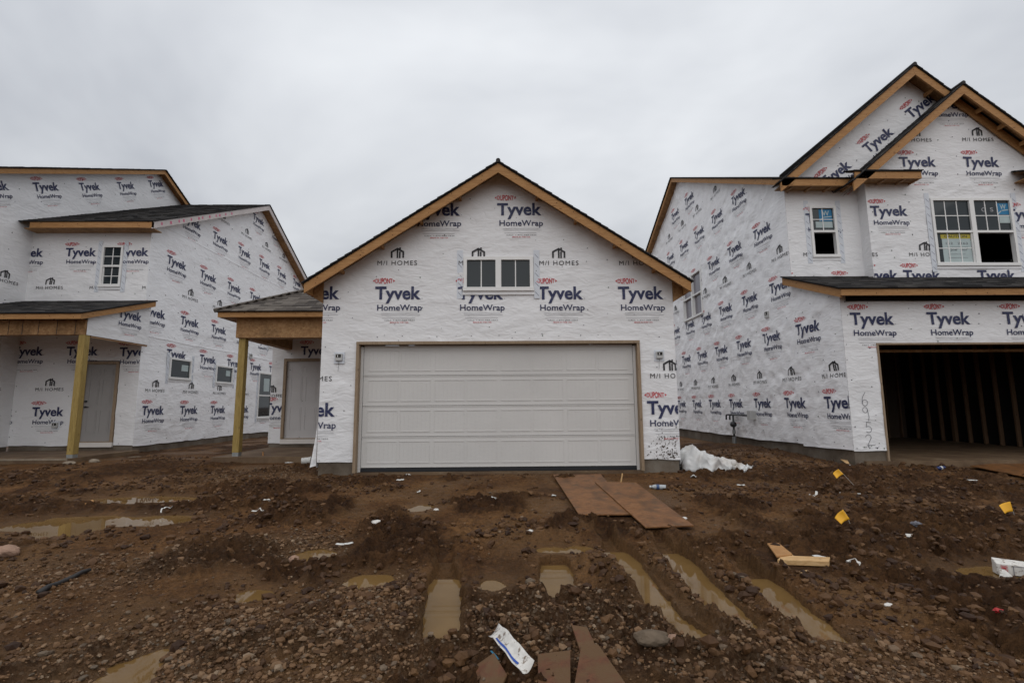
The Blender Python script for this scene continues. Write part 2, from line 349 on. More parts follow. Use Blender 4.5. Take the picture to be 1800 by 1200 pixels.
# ------------------------------------------------------------------ printed lettering (flat print on the wrap)
def text_tris(txt, offset=0.0, res=3, spacing=1.0):
    c = bpy.data.curves.new('t', 'FONT'); c.body = txt; c.offset = offset; c.resolution_u = res; c.fill_mode = 'FRONT'; c.space_character = spacing
    o = bpy.data.objects.new('t', c); COL.objects.link(o); bpy.context.view_layer.update()
    dg = bpy.context.evaluated_depsgraph_get(); me = bpy.data.meshes.new_from_object(o.evaluated_get(dg))
    vs = np.array([v.co[:2] for v in me.vertices]); fs = [list(p.vertices) for p in me.polygons]
    bpy.data.objects.remove(o); bpy.data.curves.remove(c); bpy.data.meshes.remove(me)
    return vs, fs
class Print:
    def __init__(s): s.v = []; s.f = []; s.mi = []; s.mats = []
    def add(s, vs, fs, mat):
        if mat not in s.mats: s.mats.append(mat)
        o = len(s.v); s.v += [tuple(p) for p in vs]; s.f += [[i+o for i in f] for f in fs]; s.mi += [s.mats.index(mat)]*len(fs)
    def text(s, txt, x0, x1, y0, cap, mat, offset=0, lens=False, spacing=1.0, res=3):
        vs, fs = text_tris(txt, offset, res, spacing); vs = vs.copy()
        capref = {'T': None}; mx = vs[:, 1].max()
        vs[:, 0] = x0+(vs[:, 0]-vs[:, 0].min())*(x1-x0)/(vs[:, 0].max()-vs[:, 0].min())
        vs[:, 1] = vs[:, 1]*cap/mx
        if lens:
            tt = (vs[:, 0]-(x0+x1)/2)/((x1-x0)/2); k = 1-.38*tt*tt; vs[:, 1] = cap/2+(vs[:, 1]-cap/2)*k
        vs[:, 1] += y0; s.add(vs, fs, mat)
    def rect(s, x0, x1, y0, y1, mat): s.add([(x0, y0), (x1, y0), (x1, y1), (x0, y1)], [[0, 1, 2, 3]], mat)
    def stroke(s, pts, w, mat):
        for a, b in zip(pts[:-1], pts[1:]):
            a = np.array(a, float); b = np.array(b, float); d = b-a; L = np.linalg.norm(d); d /= L; n = np.array([-d[1], d[0]])*w/2; a2 = a-d*w*.3; b2 = b+d*w*.3
            s.add([a2-n, b2-n, b2+n, a2+n], [[0, 1, 2, 3]], mat)
    def bm(s, step=.12):
        b = bmesh.new(); vv = [b.verts.new((p[0], p[1], 0)) for p in s.v]
        for f, k in zip(s.f, s.mi):
            try: b.faces.new([vv[i] for i in f]).material_index = k
            except ValueError: pass
        xs = [p[0] for p in s.v]; ys = [p[1] for p in s.v]
        if step:
            for ax, lo, hi in ((0, min(xs), max(xs)), (1, min(ys), max(ys))):
                for g in np.arange(lo+step, hi, step):
                    co = [0, 0, 0]; co[ax] = g; no = [0, 0, 0]; no[ax] = 1
                    bmesh.ops.bisect_plane(b, geom=b.verts[:]+b.edges[:]+b.faces[:], plane_co=co, plane_no=no)
        me = bpy.data.meshes.new('print'); b.to_mesh(me); b.free(); return me
def make_logo():
    p = Print(); X = -.40; Y = -.106
    p.text('Tyvek', X, X+.796, Y, .222, 'print_navy', .028)
    p.text('HomeWrap', X+.041, X+.818, Y-.204, .104, 'print_navy', .014)
    p.text('DUPONT', X+.0, X+.30, Y+.272, .103, 'print_red', .02, True)
    for sx, d in ((-.012, -1), (.312, 1)):
        p.add([(X+sx, Y+.345), (X+sx, Y+.30), (X+sx+.032*d, Y+.322)], [[0, 1, 2]], 'print_red')
    p.rect(X+.812, X+.826, Y, Y+.014, 'print_grey')
    for y, a, b in ((-.254, .105, .74), (-.285, .115, .79), (-.336, .128, .70)): p.rect(X+a, X+b, Y+y-.003, Y+y+.003, 'print_grey')
    p.text('CALL 1-800-448-9835', X+.16, X+.70, Y-.385, .016, 'print_black', .01, res=1)
    p.text('MADE IN THE USA', X+.27, X+.59, Y-.425, .021, 'print_red', .012, res=1)
    return p
def make_mi():
    p = Print()
    p.text('M/I HOMES', -.347, .347, -.18, .080, 'print_black', .0, spacing=1.2)
    w = .031
    p.stroke([(-.102, -.04), (-.102, .06), (0, .118), (.102, .06), (.102, -.04)], w, 'print_black')
    p.rect(-.014, .014, -.053, .10, 'print_black'); p.rect(.027, .055, -.053, .065, 'print_black'); p.rect(.03, .06, .105, .14, 'print_black')
    return p
LOGO = {}
def setup_logos():
    for k, f in (('T', make_logo), ('H', make_mi)):
        p = f(); LOGO[k] = (p.bm(.12), p.mats)
setup_logos()

class Wall:
    """one wrapped wall sheet: plane, rect, half-planes (a,b,c keep a*u+b*v<=c), holes, displacement"""
    def __init__(s, house, plane, u0, u1, v0, v1, clips=(), holes=(), disp=None, step=.06, mat='house_wrap', name='wrapped_wall', hem=.03):
        s.pl, s.house, s.clips, s.rect = plane, house, list(clips), (u0, u1, v0, v1); s.disp = disp or s.flat; s.seed = random.randint(0, 99); s.hem = hem
        us = set(np.round(np.arange(u0, u1, step), 4)) | {u1}; vs = set(np.round(np.arange(v0, v1, step), 4)) | {v1}
        holes = [(a, b, max(c, v0), d) for a, b, c, d in holes]; s.holes = holes
        for a, b, c, d in holes: us |= {a, b}; vs |= {c, d}
        def clean(q):
            q = sorted(q); keys = {u0, u1, v0, v1} | {x for h in holes for x in h}; r = [q[0]]
            for x in q[1:]:
                if x-r[-1] < .012:
                    if x in keys: r[-1] = x
                else: r.append(x)
            return np.array(r)
        us, vs = clean(us), clean(vs)
        U, V = np.meshgrid(us, vs)
        keep = np.ones((len(vs)-1, len(us)-1), bool); uc = (us[1:]+us[:-1])/2; vc = (vs[1:]+vs[:-1])/2; UC, VC = np.meshgrid(uc, vc)
        for a, b, c, d in holes: keep &= ~((UC > a) & (UC < b) & (VC > c) & (VC < d))
        P = np.stack([U, V, U*0], -1)
        o = grid_mesh(name, P, [mat], house, keep); me = o.data
        b = bmesh.new(); b.from_mesh(me)
        bmesh.ops.delete(b, geom=[v for v in b.verts if not v.link_faces], context='VERTS')
        for A, B, C in s.clips:
            n = Vector((A, B, 0)); L2 = A*A+B*B
            bmesh.ops.bisect_plane(b, geom=b.verts[:]+b.edges[:]+b.faces[:], plane_co=(A*C/L2, B*C/L2, 0), plane_no=n, clear_outer=True)
        b.to_mesh(me); b.free()
        co = np.empty(len(me.vertices)*3); me.vertices.foreach_get('co', co); co = co.reshape(-1, 3)
        W = s.pl.map(co[:, 0], co[:, 1]+s.hemd(co[:, 0], co[:, 1]), s.disp(co[:, 0], co[:, 1]))
        me.vertices.foreach_set('co', W.reshape(-1)); me.update(); s.o = o
    def hemd(s, u, v):   # uneven lower hem of the wrap
        v0 = s.rect[2]; return np.where(v < v0+.001, fbm(u*1.3, u*0+s.seed, 3, 4)*s.hem, 0)
    def flat(s, u, v):
        e = sst(0, .14, u-s.rect[0])*sst(0, .14, s.rect[1]-u)
        return e*(.014*fbm(u*1.1+s.seed, v*1.7, 3, 11)+.016*(1-np.abs(fbm(u*1.5+v*1.1+s.seed, v*3.4-u*1.3, 2, 31)))**5*vn(u*.8+5, v*.9+s.seed, 32)+.008*(1-np.abs(fbm(u*.7+s.seed, v*4.5+.4*u, 2, 33)))**6)
    def logo(s, kind, u, v, rot=0, sc=1.0):
        me0, mats = LOGO[kind]; b = bmesh.new(); b.from_mesh(me0)
        bmesh.ops.transform(b, matrix=Matrix.Translation((u, v, 0)) @ Matrix.Rotation(math.radians(rot), 4, 'Z') @ Matrix.Scale(sc, 4), verts=b.verts)
        u0, u1, v0, v1 = s.rect
        for A, B, C in s.clips+[(1, 0, u1-.004), (-1, 0, -u0-.004), (0, 1, v1-.004), (0, -1, -v0-.03)]:
            L2 = A*A+B*B
            d = [A*q.co.x+B*q.co.y-C for q in b.verts]
            if not d or min(d) > 0: b.free(); return
            if max(d) > 0: bmesh.ops.bisect_plane(b, geom=b.verts[:]+b.edges[:]+b.faces[:], plane_co=(A*C/L2, B*C/L2, 0), plane_no=(A, B, 0), clear_outer=True)
        for a, c, e, f in s.holes:
            if not any(a < q.co.x < c and e < q.co.y < f for q in b.verts): continue
            for co, no in (((a, 0, 0), (1, 0, 0)), ((c, 0, 0), (1, 0, 0)), ((0, e, 0), (0, 1, 0)), ((0, f, 0), (0, 1, 0))): bmesh.ops.bisect_plane(b, geom=b.verts[:]+b.edges[:]+b.faces[:], plane_co=co, plane_no=no)
            dl = [q for q in b.faces if a < q.calc_center_median().x < c and e < q.calc_center_median().y < f]
            bmesh.ops.delete(b, geom=dl, context='FACES')
        if len(b.faces) < 4: b.free(); return
        me = bpy.data.meshes.new('printed_logo'); b.to_mesh(me); b.free()
        co = np.empty(len(me.vertices)*3); me.vertices.foreach_get('co', co); co = co.reshape(-1, 3)
        me.vertices.foreach_set('co', s.pl.map(co[:, 0], co[:, 1], s.disp(co[:, 0], co[:, 1])+.009).reshape(-1))
        for k in mats: me.materials.append(MAT[k])
        return link(bpy.data.objects.new('printed_logo', me), s.o)
    def prints(s, p, name):   # any other flat print on this wall, given in (u,v)
        me = p.bm(.1); co = np.empty(len(me.vertices)*3); me.vertices.foreach_get('co', co); co = co.reshape(-1, 3)
        me.vertices.foreach_set('co', s.pl.map(co[:, 0], co[:, 1], s.disp(co[:, 0], co[:, 1])+.009).reshape(-1))
        for k in p.mats: me.materials.append(MAT[k])
        return link(bpy.data.objects.new(name, me), s.o)
    def staples(s, du=.41, dv=.38, r=.010, skip=(), extra=()):
        rnd = random.Random(s.seed); mb = MB(); u0, u1, v0, v1 = s.rect; pts = list(extra)
        u = u0+.06
        while u < u1:
            v = v0+.1
            while v < v1-.03:
                pts.append((u+rnd.uniform(-.06, .06), v+rnd.uniform(-.13, .13))); v += dv*rnd.uniform(.7, 1.4)
            u += du
        for u, v in pts:
            if any(A*u+B*v > C-.05*math.hypot(A, B) for A, B, C in s.clips) or not (u0+.02 < u < u1-.02 and v0+.02 < v < v1-.02): continue
            if any(a < u < b and c < v < d for a, b, c, d in skip): continue
            rr = r*rnd.uniform(.6, 1.15); d = float(s.disp(np.array([u]), np.array([v]))[0])
            ring = [(u+rr*math.cos(k*1.047), v+rr*math.sin(k*1.047)) for k in range(6)]
            vs = [s.pl.map(np.array(a), np.array(b), np.array(d+.003)) for a, b in ring]+[s.pl.map(np.array(a), np.array(b), np.array(d+.008)) for a, b in ring]
            mb.add(vs, [[6, 7, 8, 9, 10, 11]]+[[k, (k+1) % 6, (k+1) % 6+6, k+6] for k in range(6)], rnd.choice(['print_black', 'pen_grey', 'gypsum_cap', 'print_grey', 'pen_grey']))
        o = mb.build('cap_nails', s.o); o['kind'] = 'stuff'; return o

def pillow(u, v):
    """wrap puffed out between its fasteners"""
    cu, cv = .46, .50; best = np.full(np.shape(u), 9.0); sec = best.copy()
    gu = np.floor(u/cu); gv = np.floor(v/cv)
    for a in (-1, 0, 1):
        for b in (-1, 0, 1):
            iu, iv = gu+a, gv+b; off = np.where(np.mod(iv, 2) == 0, 0, .5)
            x = (iu+off*.8+.3+.4*_h(iu, iv, 5))*cu; y = (iv+.3+.4*_h(iu, iv, 7))*cv
            d = np.hypot(u-x, (v-y)); sec = np.where(d < best, best, np.minimum(sec, d)); best = np.minimum(best, d)
    amp = .35+1.1*vn(u*.55, v*.55, 3)
    edge = np.minimum(sst(0, .35, -9.06-u), 1.0)*np.where(v > 3.86, sst(0, .3, -10.55-u), 1.0)
    return (.040*amp*(1-np.exp(-(best/.085)**1.0))+.018*(1-np.abs(fbm(u*1.7+v*.9, v*2.0-u*1.1, 2, 8)))**3+.012*fbm(u*1.1, v*1.1, 2, 18)-.010*np.exp(-((sec-best)/.03)**2)*amp+.006*np.abs(fbm(u*5+v*4, v*5-u*4, 2, 9)))*edge+.002

# ------------------------------------------------------------------ shared building parts
def board(parent, a, b, h, t, mat, name='fascia_board', down=(0, 0, -1), side=(0, 1, 0)):
    """board from a to b (its top outer edge), h deep along down, t thick along side"""
    a, b, dn, sdv = (np.array(q, float) for q in (a, b, down, side)); mb = MB()
    mb.hexa([a, b, b+sdv*t, a+sdv*t, a+dn*h, b+dn*h, b+dn*h+sdv*t, a+dn*h+sdv*t], mat)
    o = mb.build(name, parent); L = np.linalg.norm(b-a); ex = (b-a)/L; rnd = random.Random(int(abs(a[0]*31+a[2]*17)*10)); nb = MB(); x = .25
    while x < min(L, 8) and mat.startswith('fascia'):
        for q in ((.3, .72) if rnd.random() < .6 else (rnd.uniform(.2, .8),)):
            c = a+ex*(x+rnd.uniform(-.03, .03))+dn*h*q-sdv*.001; r = rnd.uniform(.006, .011)
            nb.add([c+ex*r*math.cos(k*1.047)+dn*r*math.sin(k*1.047) for k in range(6)], [[0, 1, 2, 3, 4, 5]], 'nail_rust')
        x += rnd.uniform(.3, .62)
    if nb.v: tag(nb.build('nail_heads', o, recalc=False), kind='stuff')
    return o
def shingles(parent, A, B, up, L, mat='shingle', lo=lambda s: 0, hi=None, seed=1, deck=True, lift=.0):
    """A-B: eave line; up: unit vector up the slope; L: length up the slope. lo/hi trim each course (hips, valleys)"""
    rnd = random.Random(seed); A, B, up = (np.array(q, float) for q in (A, B, up)); W = np.linalg.norm(B-A); e = (B-A)/W
    nrm = np.cross(e, up); nrm /= np.linalg.norm(nrm)
    if nrm[2] < 0: nrm = -nrm
    hi = hi or (lambda s: W)
    if deck:
        mb = MB(); p = [A+e*lo(0), A+e*hi(0), A+e*hi(L)+up*L, A+e*lo(L)+up*L]
        mb.prism([q-nrm*.006 for q in p], -nrm*.018, 'felt'); mb.build('underlay', parent); mb = MB(); p = [p[0]+e*.05, p[1]-e*.05, p[2]-e*.05, p[3]+e*.05]; mb.prism([q+up*.05*(1 if k < 2 else 0)-nrm*.0245 for k, q in enumerate(p)], -nrm*.012, 'osb'); mb.build('roof_deck', parent)
    mb = MB(); s = -.012
    while s < L-.02:
        x = lo(max(s, 0))-.015; xe = hi(max(s, 0))+.015
        first = True
        while x < xe-.01:
            wd = rnd.uniform(.14, .34); x2 = min(x+wd, xe); s2 = min(s+.15, L)
            th = rnd.choice([.006, .009, .013]); dx = 0
            a, b, c, d = A+e*x+up*s, A+e*(x2-.003)+up*s, A+e*(x2-.003)+up*s2, A+e*x+up*s2
            top = [a+nrm*(th+.006), b+nrm*(th+.006), c+nrm*.005, d+nrm*.005]; bot = [a-nrm*.006, b-nrm*.006, c-nrm*.004, d-nrm*.004]
            mb.add(bot+top, MB.HEX, mat); x = x2
        s += .142
    o = mb.build('shingle_courses', parent, recalc=False); o['kind'] = 'stuff'; return o

def window(house, pl, u0, u1, v0, v1, cols=1, rows=2, grid=(2, 2), glass='glass', fw=.055, tape=True, open_cells=(), fr='vinyl', stickers=None, proud=.035):
    """frame with sill; each light is a pane of its own; grid = muntin divisions per light"""
    mb = MB(); B = lambda *a: pl.box(mb, *a, fr)
    B(u0, u1, v1-fw, v1, -.06, proud); B(u0-.012, u1+.012, v0-.008, v0+fw, -.06, proud+.018)
    B(u0, u0+fw, v0+fw, v1-fw, -.06, proud); B(u1-fw, u1, v0+fw, v1-fw, -.06, proud)
    iu0, iu1, iv0, iv1 = u0+fw, u1-fw, v0+fw, v1-fw; mul = .10 if cols > 1 else 0; rail = .05 if rows > 1 else 0
    cw = (iu1-iu0-mul*(cols-1))/cols; rh = (iv1-iv0-rail*(rows-1))/rows
    for c in range(1, cols): a = iu0+c*cw+(c-1)*mul; B(a, a+mul, iv0, iv1, -.06, proud)
    for r in range(1, rows):
        b = iv0+r*rh+(r-1)*rail
        for c in range(cols): a = iu0+c*(cw+mul); B(a, a+cw, b, b+rail, -.05, proud-.006)
    win = mb.build('window', house)
    for c in range(cols):
        for r in range(rows):
            a = iu0+c*(cw+mul); b = iv0+r*(rh+rail)
            if (c, r) in open_cells: continue
            deep = -.018 if (rows > 1 and r == 0) else -.004
            if rows > 1 and r == 0:
                s = MB()
                for q in ((a, a+.025, b, b+rh), (a+cw-.025, a+cw, b, b+rh), (a+.025, a+cw-.025, b, b+.025)): pl.box(s, *q, -.045, .006, fr)
                s.build('sash', win)
            g = MB(); pl.box(g, a, a+cw, b, b+rh, deep-.008, deep, glass); g.build('pane', win)
            if grid:
                g = MB()
                for k in range(1, grid[0]): x = a+cw*k/grid[0]; pl.box(g, x-.009, x+.009, b, b+rh, deep, deep+.010, fr)
                for k in range(1, grid[1]): y = b+rh*k/grid[1]; pl.box(g, a, a+cw, y-.009, y+.009, deep, deep+.008, fr)
                if g.v: g.build('muntins', win)
    if tape:
        for a, b in ((u0-.115, u0-.013), (u1+.013, u1+.115)):
            s = MB(); pl.box(s, a, b, v0-.14, v1+.12, .008, .017, 'tape'); tp = s.build('flashing_tape', house)
            s = MB(); y = v0-.1
            while y < v1+.05:
                q = [pl.map(np.array(x), np.array(z), np.array(.0195)) for x, z in ((a+.02, y+.07), (b-.02, y), (b-.02, y+.012), (a+.02, y+.082))]
                s.add(q, [[0, 1, 2, 3]], 'tape_mark'); y += .17
            s.build('tape_stripes', tp, recalc=False)
        s = MB(); pl.box(s, u0-.02, u1+.02, v0-.075, v0-.010, .012, .024, 'house_wrap'); s.build('sill_flap', house)
    return win
def wall_box(house, pl, u, v, s=.12, name='outlet_box'):
    mb = MB(); pl.box(mb, u-s/2-.03, u+s/2+.03, v-s/2-.05, v+s/2+.03, .006, .020, 'tape'); pl.box(mb, u-s/2, u+s/2, v-s/2, v+s/2, .020, .065, 'box_grey')
    o = mb.build(name, house)
    m2 = MB(); pl.box(m2, u-s*.36, u+s*.36, v-s*.05, v+s*.40, .060, .068, 'dark_inside'); pl.box(m2, u-s*.15, u-s*.05, v+.0, v+s*.3, .066, .074, 'vinyl'); pl.box(m2, u+s*.05, u+s*.2, v+.02, v+s*.2, .066, .072, 'box_grey')
    m2.build('wire_cavity', o)
    return o

# ------------------------------------------------------------------ terrain height (one function for the sheet and for everything that stands on it)
WATER = []   # (level, polyline or ellipse list) filled below
def seg_d(x, y, pts):
    d = np.full(np.shape(x), 99.0)
    for (ax, ay), (bx, by) in zip(pts[:-1], pts[1:]):
        L2 = (bx-ax)**2+(by-ay)**2; t = np.clip(((x-ax)*(bx-ax)+(y-ay)*(by-ay))/L2, 0, 1)
        d = np.minimum(d, np.hypot(x-ax-t*(bx-ax), y-ay-t*(by-ay)))
    return d
def base_z(x, y):
    y = np.asarray(y, float); x = np.asarray(x, float)
    z = np.where(y < 8.4, -.05-.045*(8.4-y), -.05)
    z = np.where(y < -2, -.518, z)
    # spoil heaped against the right house, rise towards the lots' backs
    z = z+.17*np.exp(-(((x-5.5)/.9)**2+((y-12.2)/1.6)**2))+.10*np.exp(-(((x-4.9)/1.3)**2+((y-10.2)/.9)**2))
    z = z+.05*np.exp(-(((x-5.6)/1.0)**2+((y-8.2)/1.0)**2))
    z = z+.03*np.exp(-(((x+7.6)/.9)**2+((y-11.0)/1.2)**2))
    return z
G2 = lambda px, py: tuple(onG(px, py)[:2])
# wheel ruts: photo centre line, half width, water level offset, start/end of water
RUTS = []
def rut(pts, w, dip, wet0, wet1):
    P = [G2(*p) for p in pts]; ys = [G2(*wet0)[1], G2(*wet1)[1]]
    lev = float(base_z(0, min(ys)*.55+max(ys)*.45))-dip
    RUTS.append(dict(p=P, w=w, lev=lev, y0=min(ys), y1=max(ys)))
rut([(783, 940), (782, 1000), (780, 1060), (772, 1125)], .115, .048, (782, 1004), (772, 1122))
rut([(972, 950), (976, 990), (979, 1040)], .115, .036, (976, 984), (979, 1048))
rut([(1052, 925), (1090, 968), (1150, 1035), (1195, 1085), (1240, 1130)], .115, .030, (1080, 958), (1240, 1130))
rut([(1150, 935), (1185, 968), (1235, 1030), (1290, 1090), (1330, 1125)], .112, .028, (1170, 962), (1300, 1110))
rut([(1300, 985), (1345, 1020), (1400, 1075), (1460, 1125)], .115, .028, (1322, 1008), (1465, 1128))
# flat puddles: list of blobs (photo px centre, rx, ry metres), level offset
PUDS = []
def pud(blobs, dip=.012):
    B = [(*G2(px, py), rx, ry) for px, py, rx, ry in blobs]
    lev = float(np.mean([base_z(b[0], b[1]) for b in B]))-dip
    PUDS.append(dict(b=B, lev=lev))
pud([(170, 907, .50, .14), (272, 911, .40, .27), (85, 921, .42, .27), (128, 930, .28, .36)], .022)
pud([(255, 877, .66, .24)], .012)
pud([(264, 1143, .07, .08), (240, 1165, .11, .10), (212, 1188, .14, .10), (180, 1210, .2, .1)], .035)
pud([(447, 1040, .10, .10)], .02); pud([(555, 972, .16, .16)], .02); pud([(652, 1016, .17, .13)], .02)
pud([(741, 890, .12, .17)], .02); pud([(1015, 960, .09, .09), (972, 962, .10, .07)], .03)
pud([(1770, 1000, .33, .12)], .03); pud([(870, 1025, .07, .09)], .02)
PADS = []    # (x,y,r): smoothed under boards
def pad_px(px, py, r): PADS.append((*G2(px, py), r))
for q in ((1010, 860, .7), (1060, 890, .7), (1120, 880, .7), (1160, 915, .6), (1390, 985, .35), (1770, 825, .9), (1040, 1165, .3)): pad_px(*q)
GRAV = [((420, 1140), 1.25, .55, 1.0), ((620, 1090), .7, .5, .8), ((1000, 1095), .95, .42, 1.0), ((1150, 1090), .5, .4, .8), ((1430, 1170), .9, .35, 1.0), ((150, 1010), 1.0, .5, .5), ((520, 955), .5, .45, .8),
        ((60, 1060), .8, .5, .35), ((460, 835), 1.1, .8, .55), ((690, 1040), .35, .35, .8), ((1300, 1150), .6, .3, .8), ((880, 1110), .5, .3, .7), ((1130, 1010), .25, .5, .5), ((300, 1190), 1.0, .25, .8), ((1250, 1020), .16, .6, .4)]
GRAV = [(*G2(*c), rx, ry, a) for c, rx, ry, a in GRAV]
def gravel(x, y):
    g = np.zeros(np.shape(x))
    for cx, cy, rx, ry, a in GRAV: g = np.maximum(g, a*np.exp(-(((x-cx)/rx)**2+((y-cy)/ry)**2)**1.5))
    return np.clip(g*(.65+.7*vn(x*3, y*3, 71)), 0, 1)
def pud_d(p, x, y):
    d = np.full(np.shape(x), 99.0)
    for cx, cy, rx, ry in p['b']:
        q = np.hypot((x-cx)/rx, (y-cy)/ry); d = np.minimum(d, (q-1)*min(rx, ry))
    return d+.05*fbm(x*5, y*7, 3, 51)
def height(x, y, attrs=False):
    x = np.asarray(x, float); y = np.asarray(y, float); b = base_z(x, y)
    near = np.clip((14-y)/8, .25, 1)*np.where(np.abs(x) > 16, .3, 1)
    churn = sst(.40, .62, vn(x*.85+3, y*1.1, 21)*.6+vn(x*2.3, y*2.6, 22)*.4)          # churned or slick
    churn = np.clip(churn+.5*np.exp(-((x-4.6)/1.8)**2)*(y < 9), 0.12, 1)
    pad = np.ones(np.shape(x))
    for cx, cy, r in PADS: pad *= sst(.6, 1.15, np.hypot(x-cx, (y-cy))/r)
    big = .035*fbm(x*.7, y*.8, 3, 1)
    rid = (1-np.abs(fbm(x*3.2+.4*y, y*4.4, 3, 2)))
    med = .075*(rid**2-.55)*churn+.045*fbm(x*6, y*7, 3, 41)*churn
    cl = np.maximum(fbm(x*11, y*12, 3, 3), -.1); fine = .058*cl*churn+.020*fbm(x*26, y*28, 2, 4)*(.25+.75*churn)+.012*fbm(x*55, y*55, 2, 6)
    cm = fbm(x*8.5+2*vn(x*3, y*3, 15), y*9.5, 3, 13); ar = 1-np.abs(fbm((x*.55-y*.83)*2.6, (x*.83+y*.55)*.55, 3, 17)); med = med+.050*(ar**3-.35)*sst(-.3, -1.6, x)*churn
    ar2 = 1-np.abs(fbm((x*.8+y*.6)*2.8, (x*.6-y*.8)*.6, 3, 19)); med = med+.030*(ar2**3-.35)*sst(1.6, 3.0, x)*churn
    fine = fine+.060*sst(.02, .28, cm)*churn+.018*sst(.0, .25, fbm(x*19, y*21, 2, 14))*(.2+.8*churn)
    z = b+pad*near*(big+med+fine)+(1-pad)*big*.4
    wet = (1-churn)*sst(.35, .7, vn(x*2, y*2, 61))*.8
    for r in RUTS:
        d = seg_d(x, y, r['p'])+.022*fbm(x*6, y*6, 3, 81)+.009*fbm(x*24, y*24, 2, 82)
        yy = y; en = np.minimum(yy-r['y0'], r['y1']-yy)+.10*fbm(x*5, y*5, 2, 87); we = r['w']*(.45+.55*sst(-.22, .16, en))*(.88+.3*vn(y*3.1, x*0+r['w']*50, 88))
        ext = np.maximum(np.maximum(r['y0']-yy, yy-r['y1'])+.07*fbm(x*8, y*8, 3, 86)-1.5*np.maximum(.05-np.abs(d-.3), 0)*0, 0)
        bot = r['lev']-.03+np.where(yy < r['y0'], .35, .16)*ext+.004*np.sin(yy*70)*(ext > 0.02)
        prof = bot+sst(we, we+.03, d)*.12+np.maximum(d-we-.04, 0)*1.6+.7*(med+fine)*sst(we-.01, we+.05, d)
        z = np.where(d < .5, np.minimum(z, prof), z)
        rim = np.exp(-((d-we-.13)/.07)**2); z = z+rim*(.028+.05*fbm(x*9, y*9, 3, 83))
        ne = r['y0']-yy; z = np.where((ne > 0) & (ne < .6) & (d < we+.2), np.maximum(z, r['lev']+.018+.02*fbm(x*10, y*10, 3, 84)-.16*np.maximum(ne-.2, 0)-.25*np.maximum(d-we-.12, 0)), z)
        inside = (d < we+.2) & (yy > r['y0']-.1) & (yy < r['y1']+.1) & (d > we+.02)
        z = np.where(inside, np.maximum(z, r['lev']+.010+.12*np.clip(d-we-.03, 0, 1)+.012*fbm(x*20, y*20, 2, 85)), z)
        wet = np.maximum(wet, .75*np.exp(-(np.maximum(d-we, 0)/.05)**2)*(ext < .35))
    for p in PUDS:
        d = pud_d(p, x, y); m = d < .6
        tgt = p['lev']-.012+np.clip(d, -.3, .6)*.16
        k = sst(.30, .0, d); z = np.where(m, z*(1-k)+np.minimum(z, tgt+.004*fbm(x*12, y*12, 2, 91))*k, z)
        z = np.where((d < .13) & (d > .02), np.maximum(z, p['lev']+.004+.02*sst(.02, .12, d)), z)
        wet = np.maximum(wet, .8*sst(.22, .0, d))
    # keep the ground below the slabs and floors that rise out of it
    for a, b_, c, dd, top in ((-6.2, -3.1, 10.4, 13.1, .05), (-12.6, -9.15, 10.65, 12.9, .02), (-2.6, 2.35, 8.5, 15, -.03), (6.25, 12.3, 8.98, 24, -.03)):
        m = (x > a) & (x < b_) & (y > c) & (y < dd); z = np.where(m, np.minimum(z, top-.03), z)
    m = (y > 8.2) & (y < 8.5) & (np.abs(x) < 3.2); z = np.where(m, np.minimum(z, -.035), z)
    if attrs: return z, np.clip(wet, 0, 1), gravel(x, y), np.clip(churn*(.7+.6*vn(x*.5+7, y*.6, 33)), 0, 1)
    return z
def H(x, y): return float(height(np.array([x]), np.array([y]))[0])

def axis(parts):
    r = []
    for a, b, s0, s1 in parts:
        x = a
        while x < b-1e-6:
            r.append(x); x += s0+(s1-s0)*(x-a)/(b-a)
    return r
def build_ground():
    half = axis([(0, 5, .0155, .026), (5, 11, .028, .07), (11, 16, .08, .3), (16, 60, .6, 8), (60, 700, 12, 160)])
    xs = np.array([-q for q in half[:0:-1]]+half)
    ys = np.array(axis([(-400, -20, 100, 40), (-20, 1.2, 6, .3), (1.2, 2.4, .06, .02), (2.4, 6, .0125, .019), (6, 9.2, .02, .028), (9.2, 14, .04, .07), (14, 25, .1, .6), (25, 100, 1, 15), (100, 1000, 30, 150)]))
    X, Y = np.meshgrid(xs, ys); Z, wet, gr, ch = height(X, Y, True)
    o = grid_mesh('ground', np.stack([X, Y, Z], -1), ['mud'], None, attrs=dict(wet=wet, gravel=gr, churn=ch)); tag(o, kind='structure')
build_ground()
def build_water():
    for r in RUTS:
        P = [np.array(q) for q in r['p']]; pts = []
        L = []; Rr = []
        pts = [q for q in P]
        mb = MB(); n = 14; ys = np.linspace(r['y0']-.12, r['y1']+.04, n); px = [q[0] for q in P][::-1]; py = [q[1] for q in P][::-1]
        cx = np.interp(ys, py, px)
        for k in range(n): L.append((cx[k]-r['w']-.10, ys[k], r['lev'])); Rr.append((cx[k]+r['w']+.10, ys[k], r['lev']))
        mb.add(L+Rr, [[k, k+n, k+n+1, k+1] for k in range(n-1)], 'muddy_water'); o = mb.build('puddle', recalc=False); tag(o, kind='structure')
    for p in PUDS:
        x0 = min(b[0]-b[2] for b in p['b'])-.1; x1 = max(b[0]+b[2] for b in p['b'])+.1; y0 = min(b[1]-b[3] for b in p['b'])-.1; y1 = max(b[1]+b[3] for b in p['b'])+.1
        xs = np.arange(x0, x1, .04); ys = np.arange(y0, y1, .04); X, Y = np.meshgrid(xs, ys); d = pud_d(p, X, Y)
        keep = (d < .09)[:-1, :-1]
        if not keep.any(): continue
        o = grid_mesh('puddle', np.stack([X, Y, X*0+p['lev']], -1), ['muddy_water'], None, keep)
        bm = bmesh.new(); bm.from_mesh(o.data); bmesh.ops.delete(bm, geom=[v for v in bm.verts if not v.link_faces], context='VERTS'); bm.to_mesh(o.data); bm.free(); tag(o, kind='structure')
build_water()

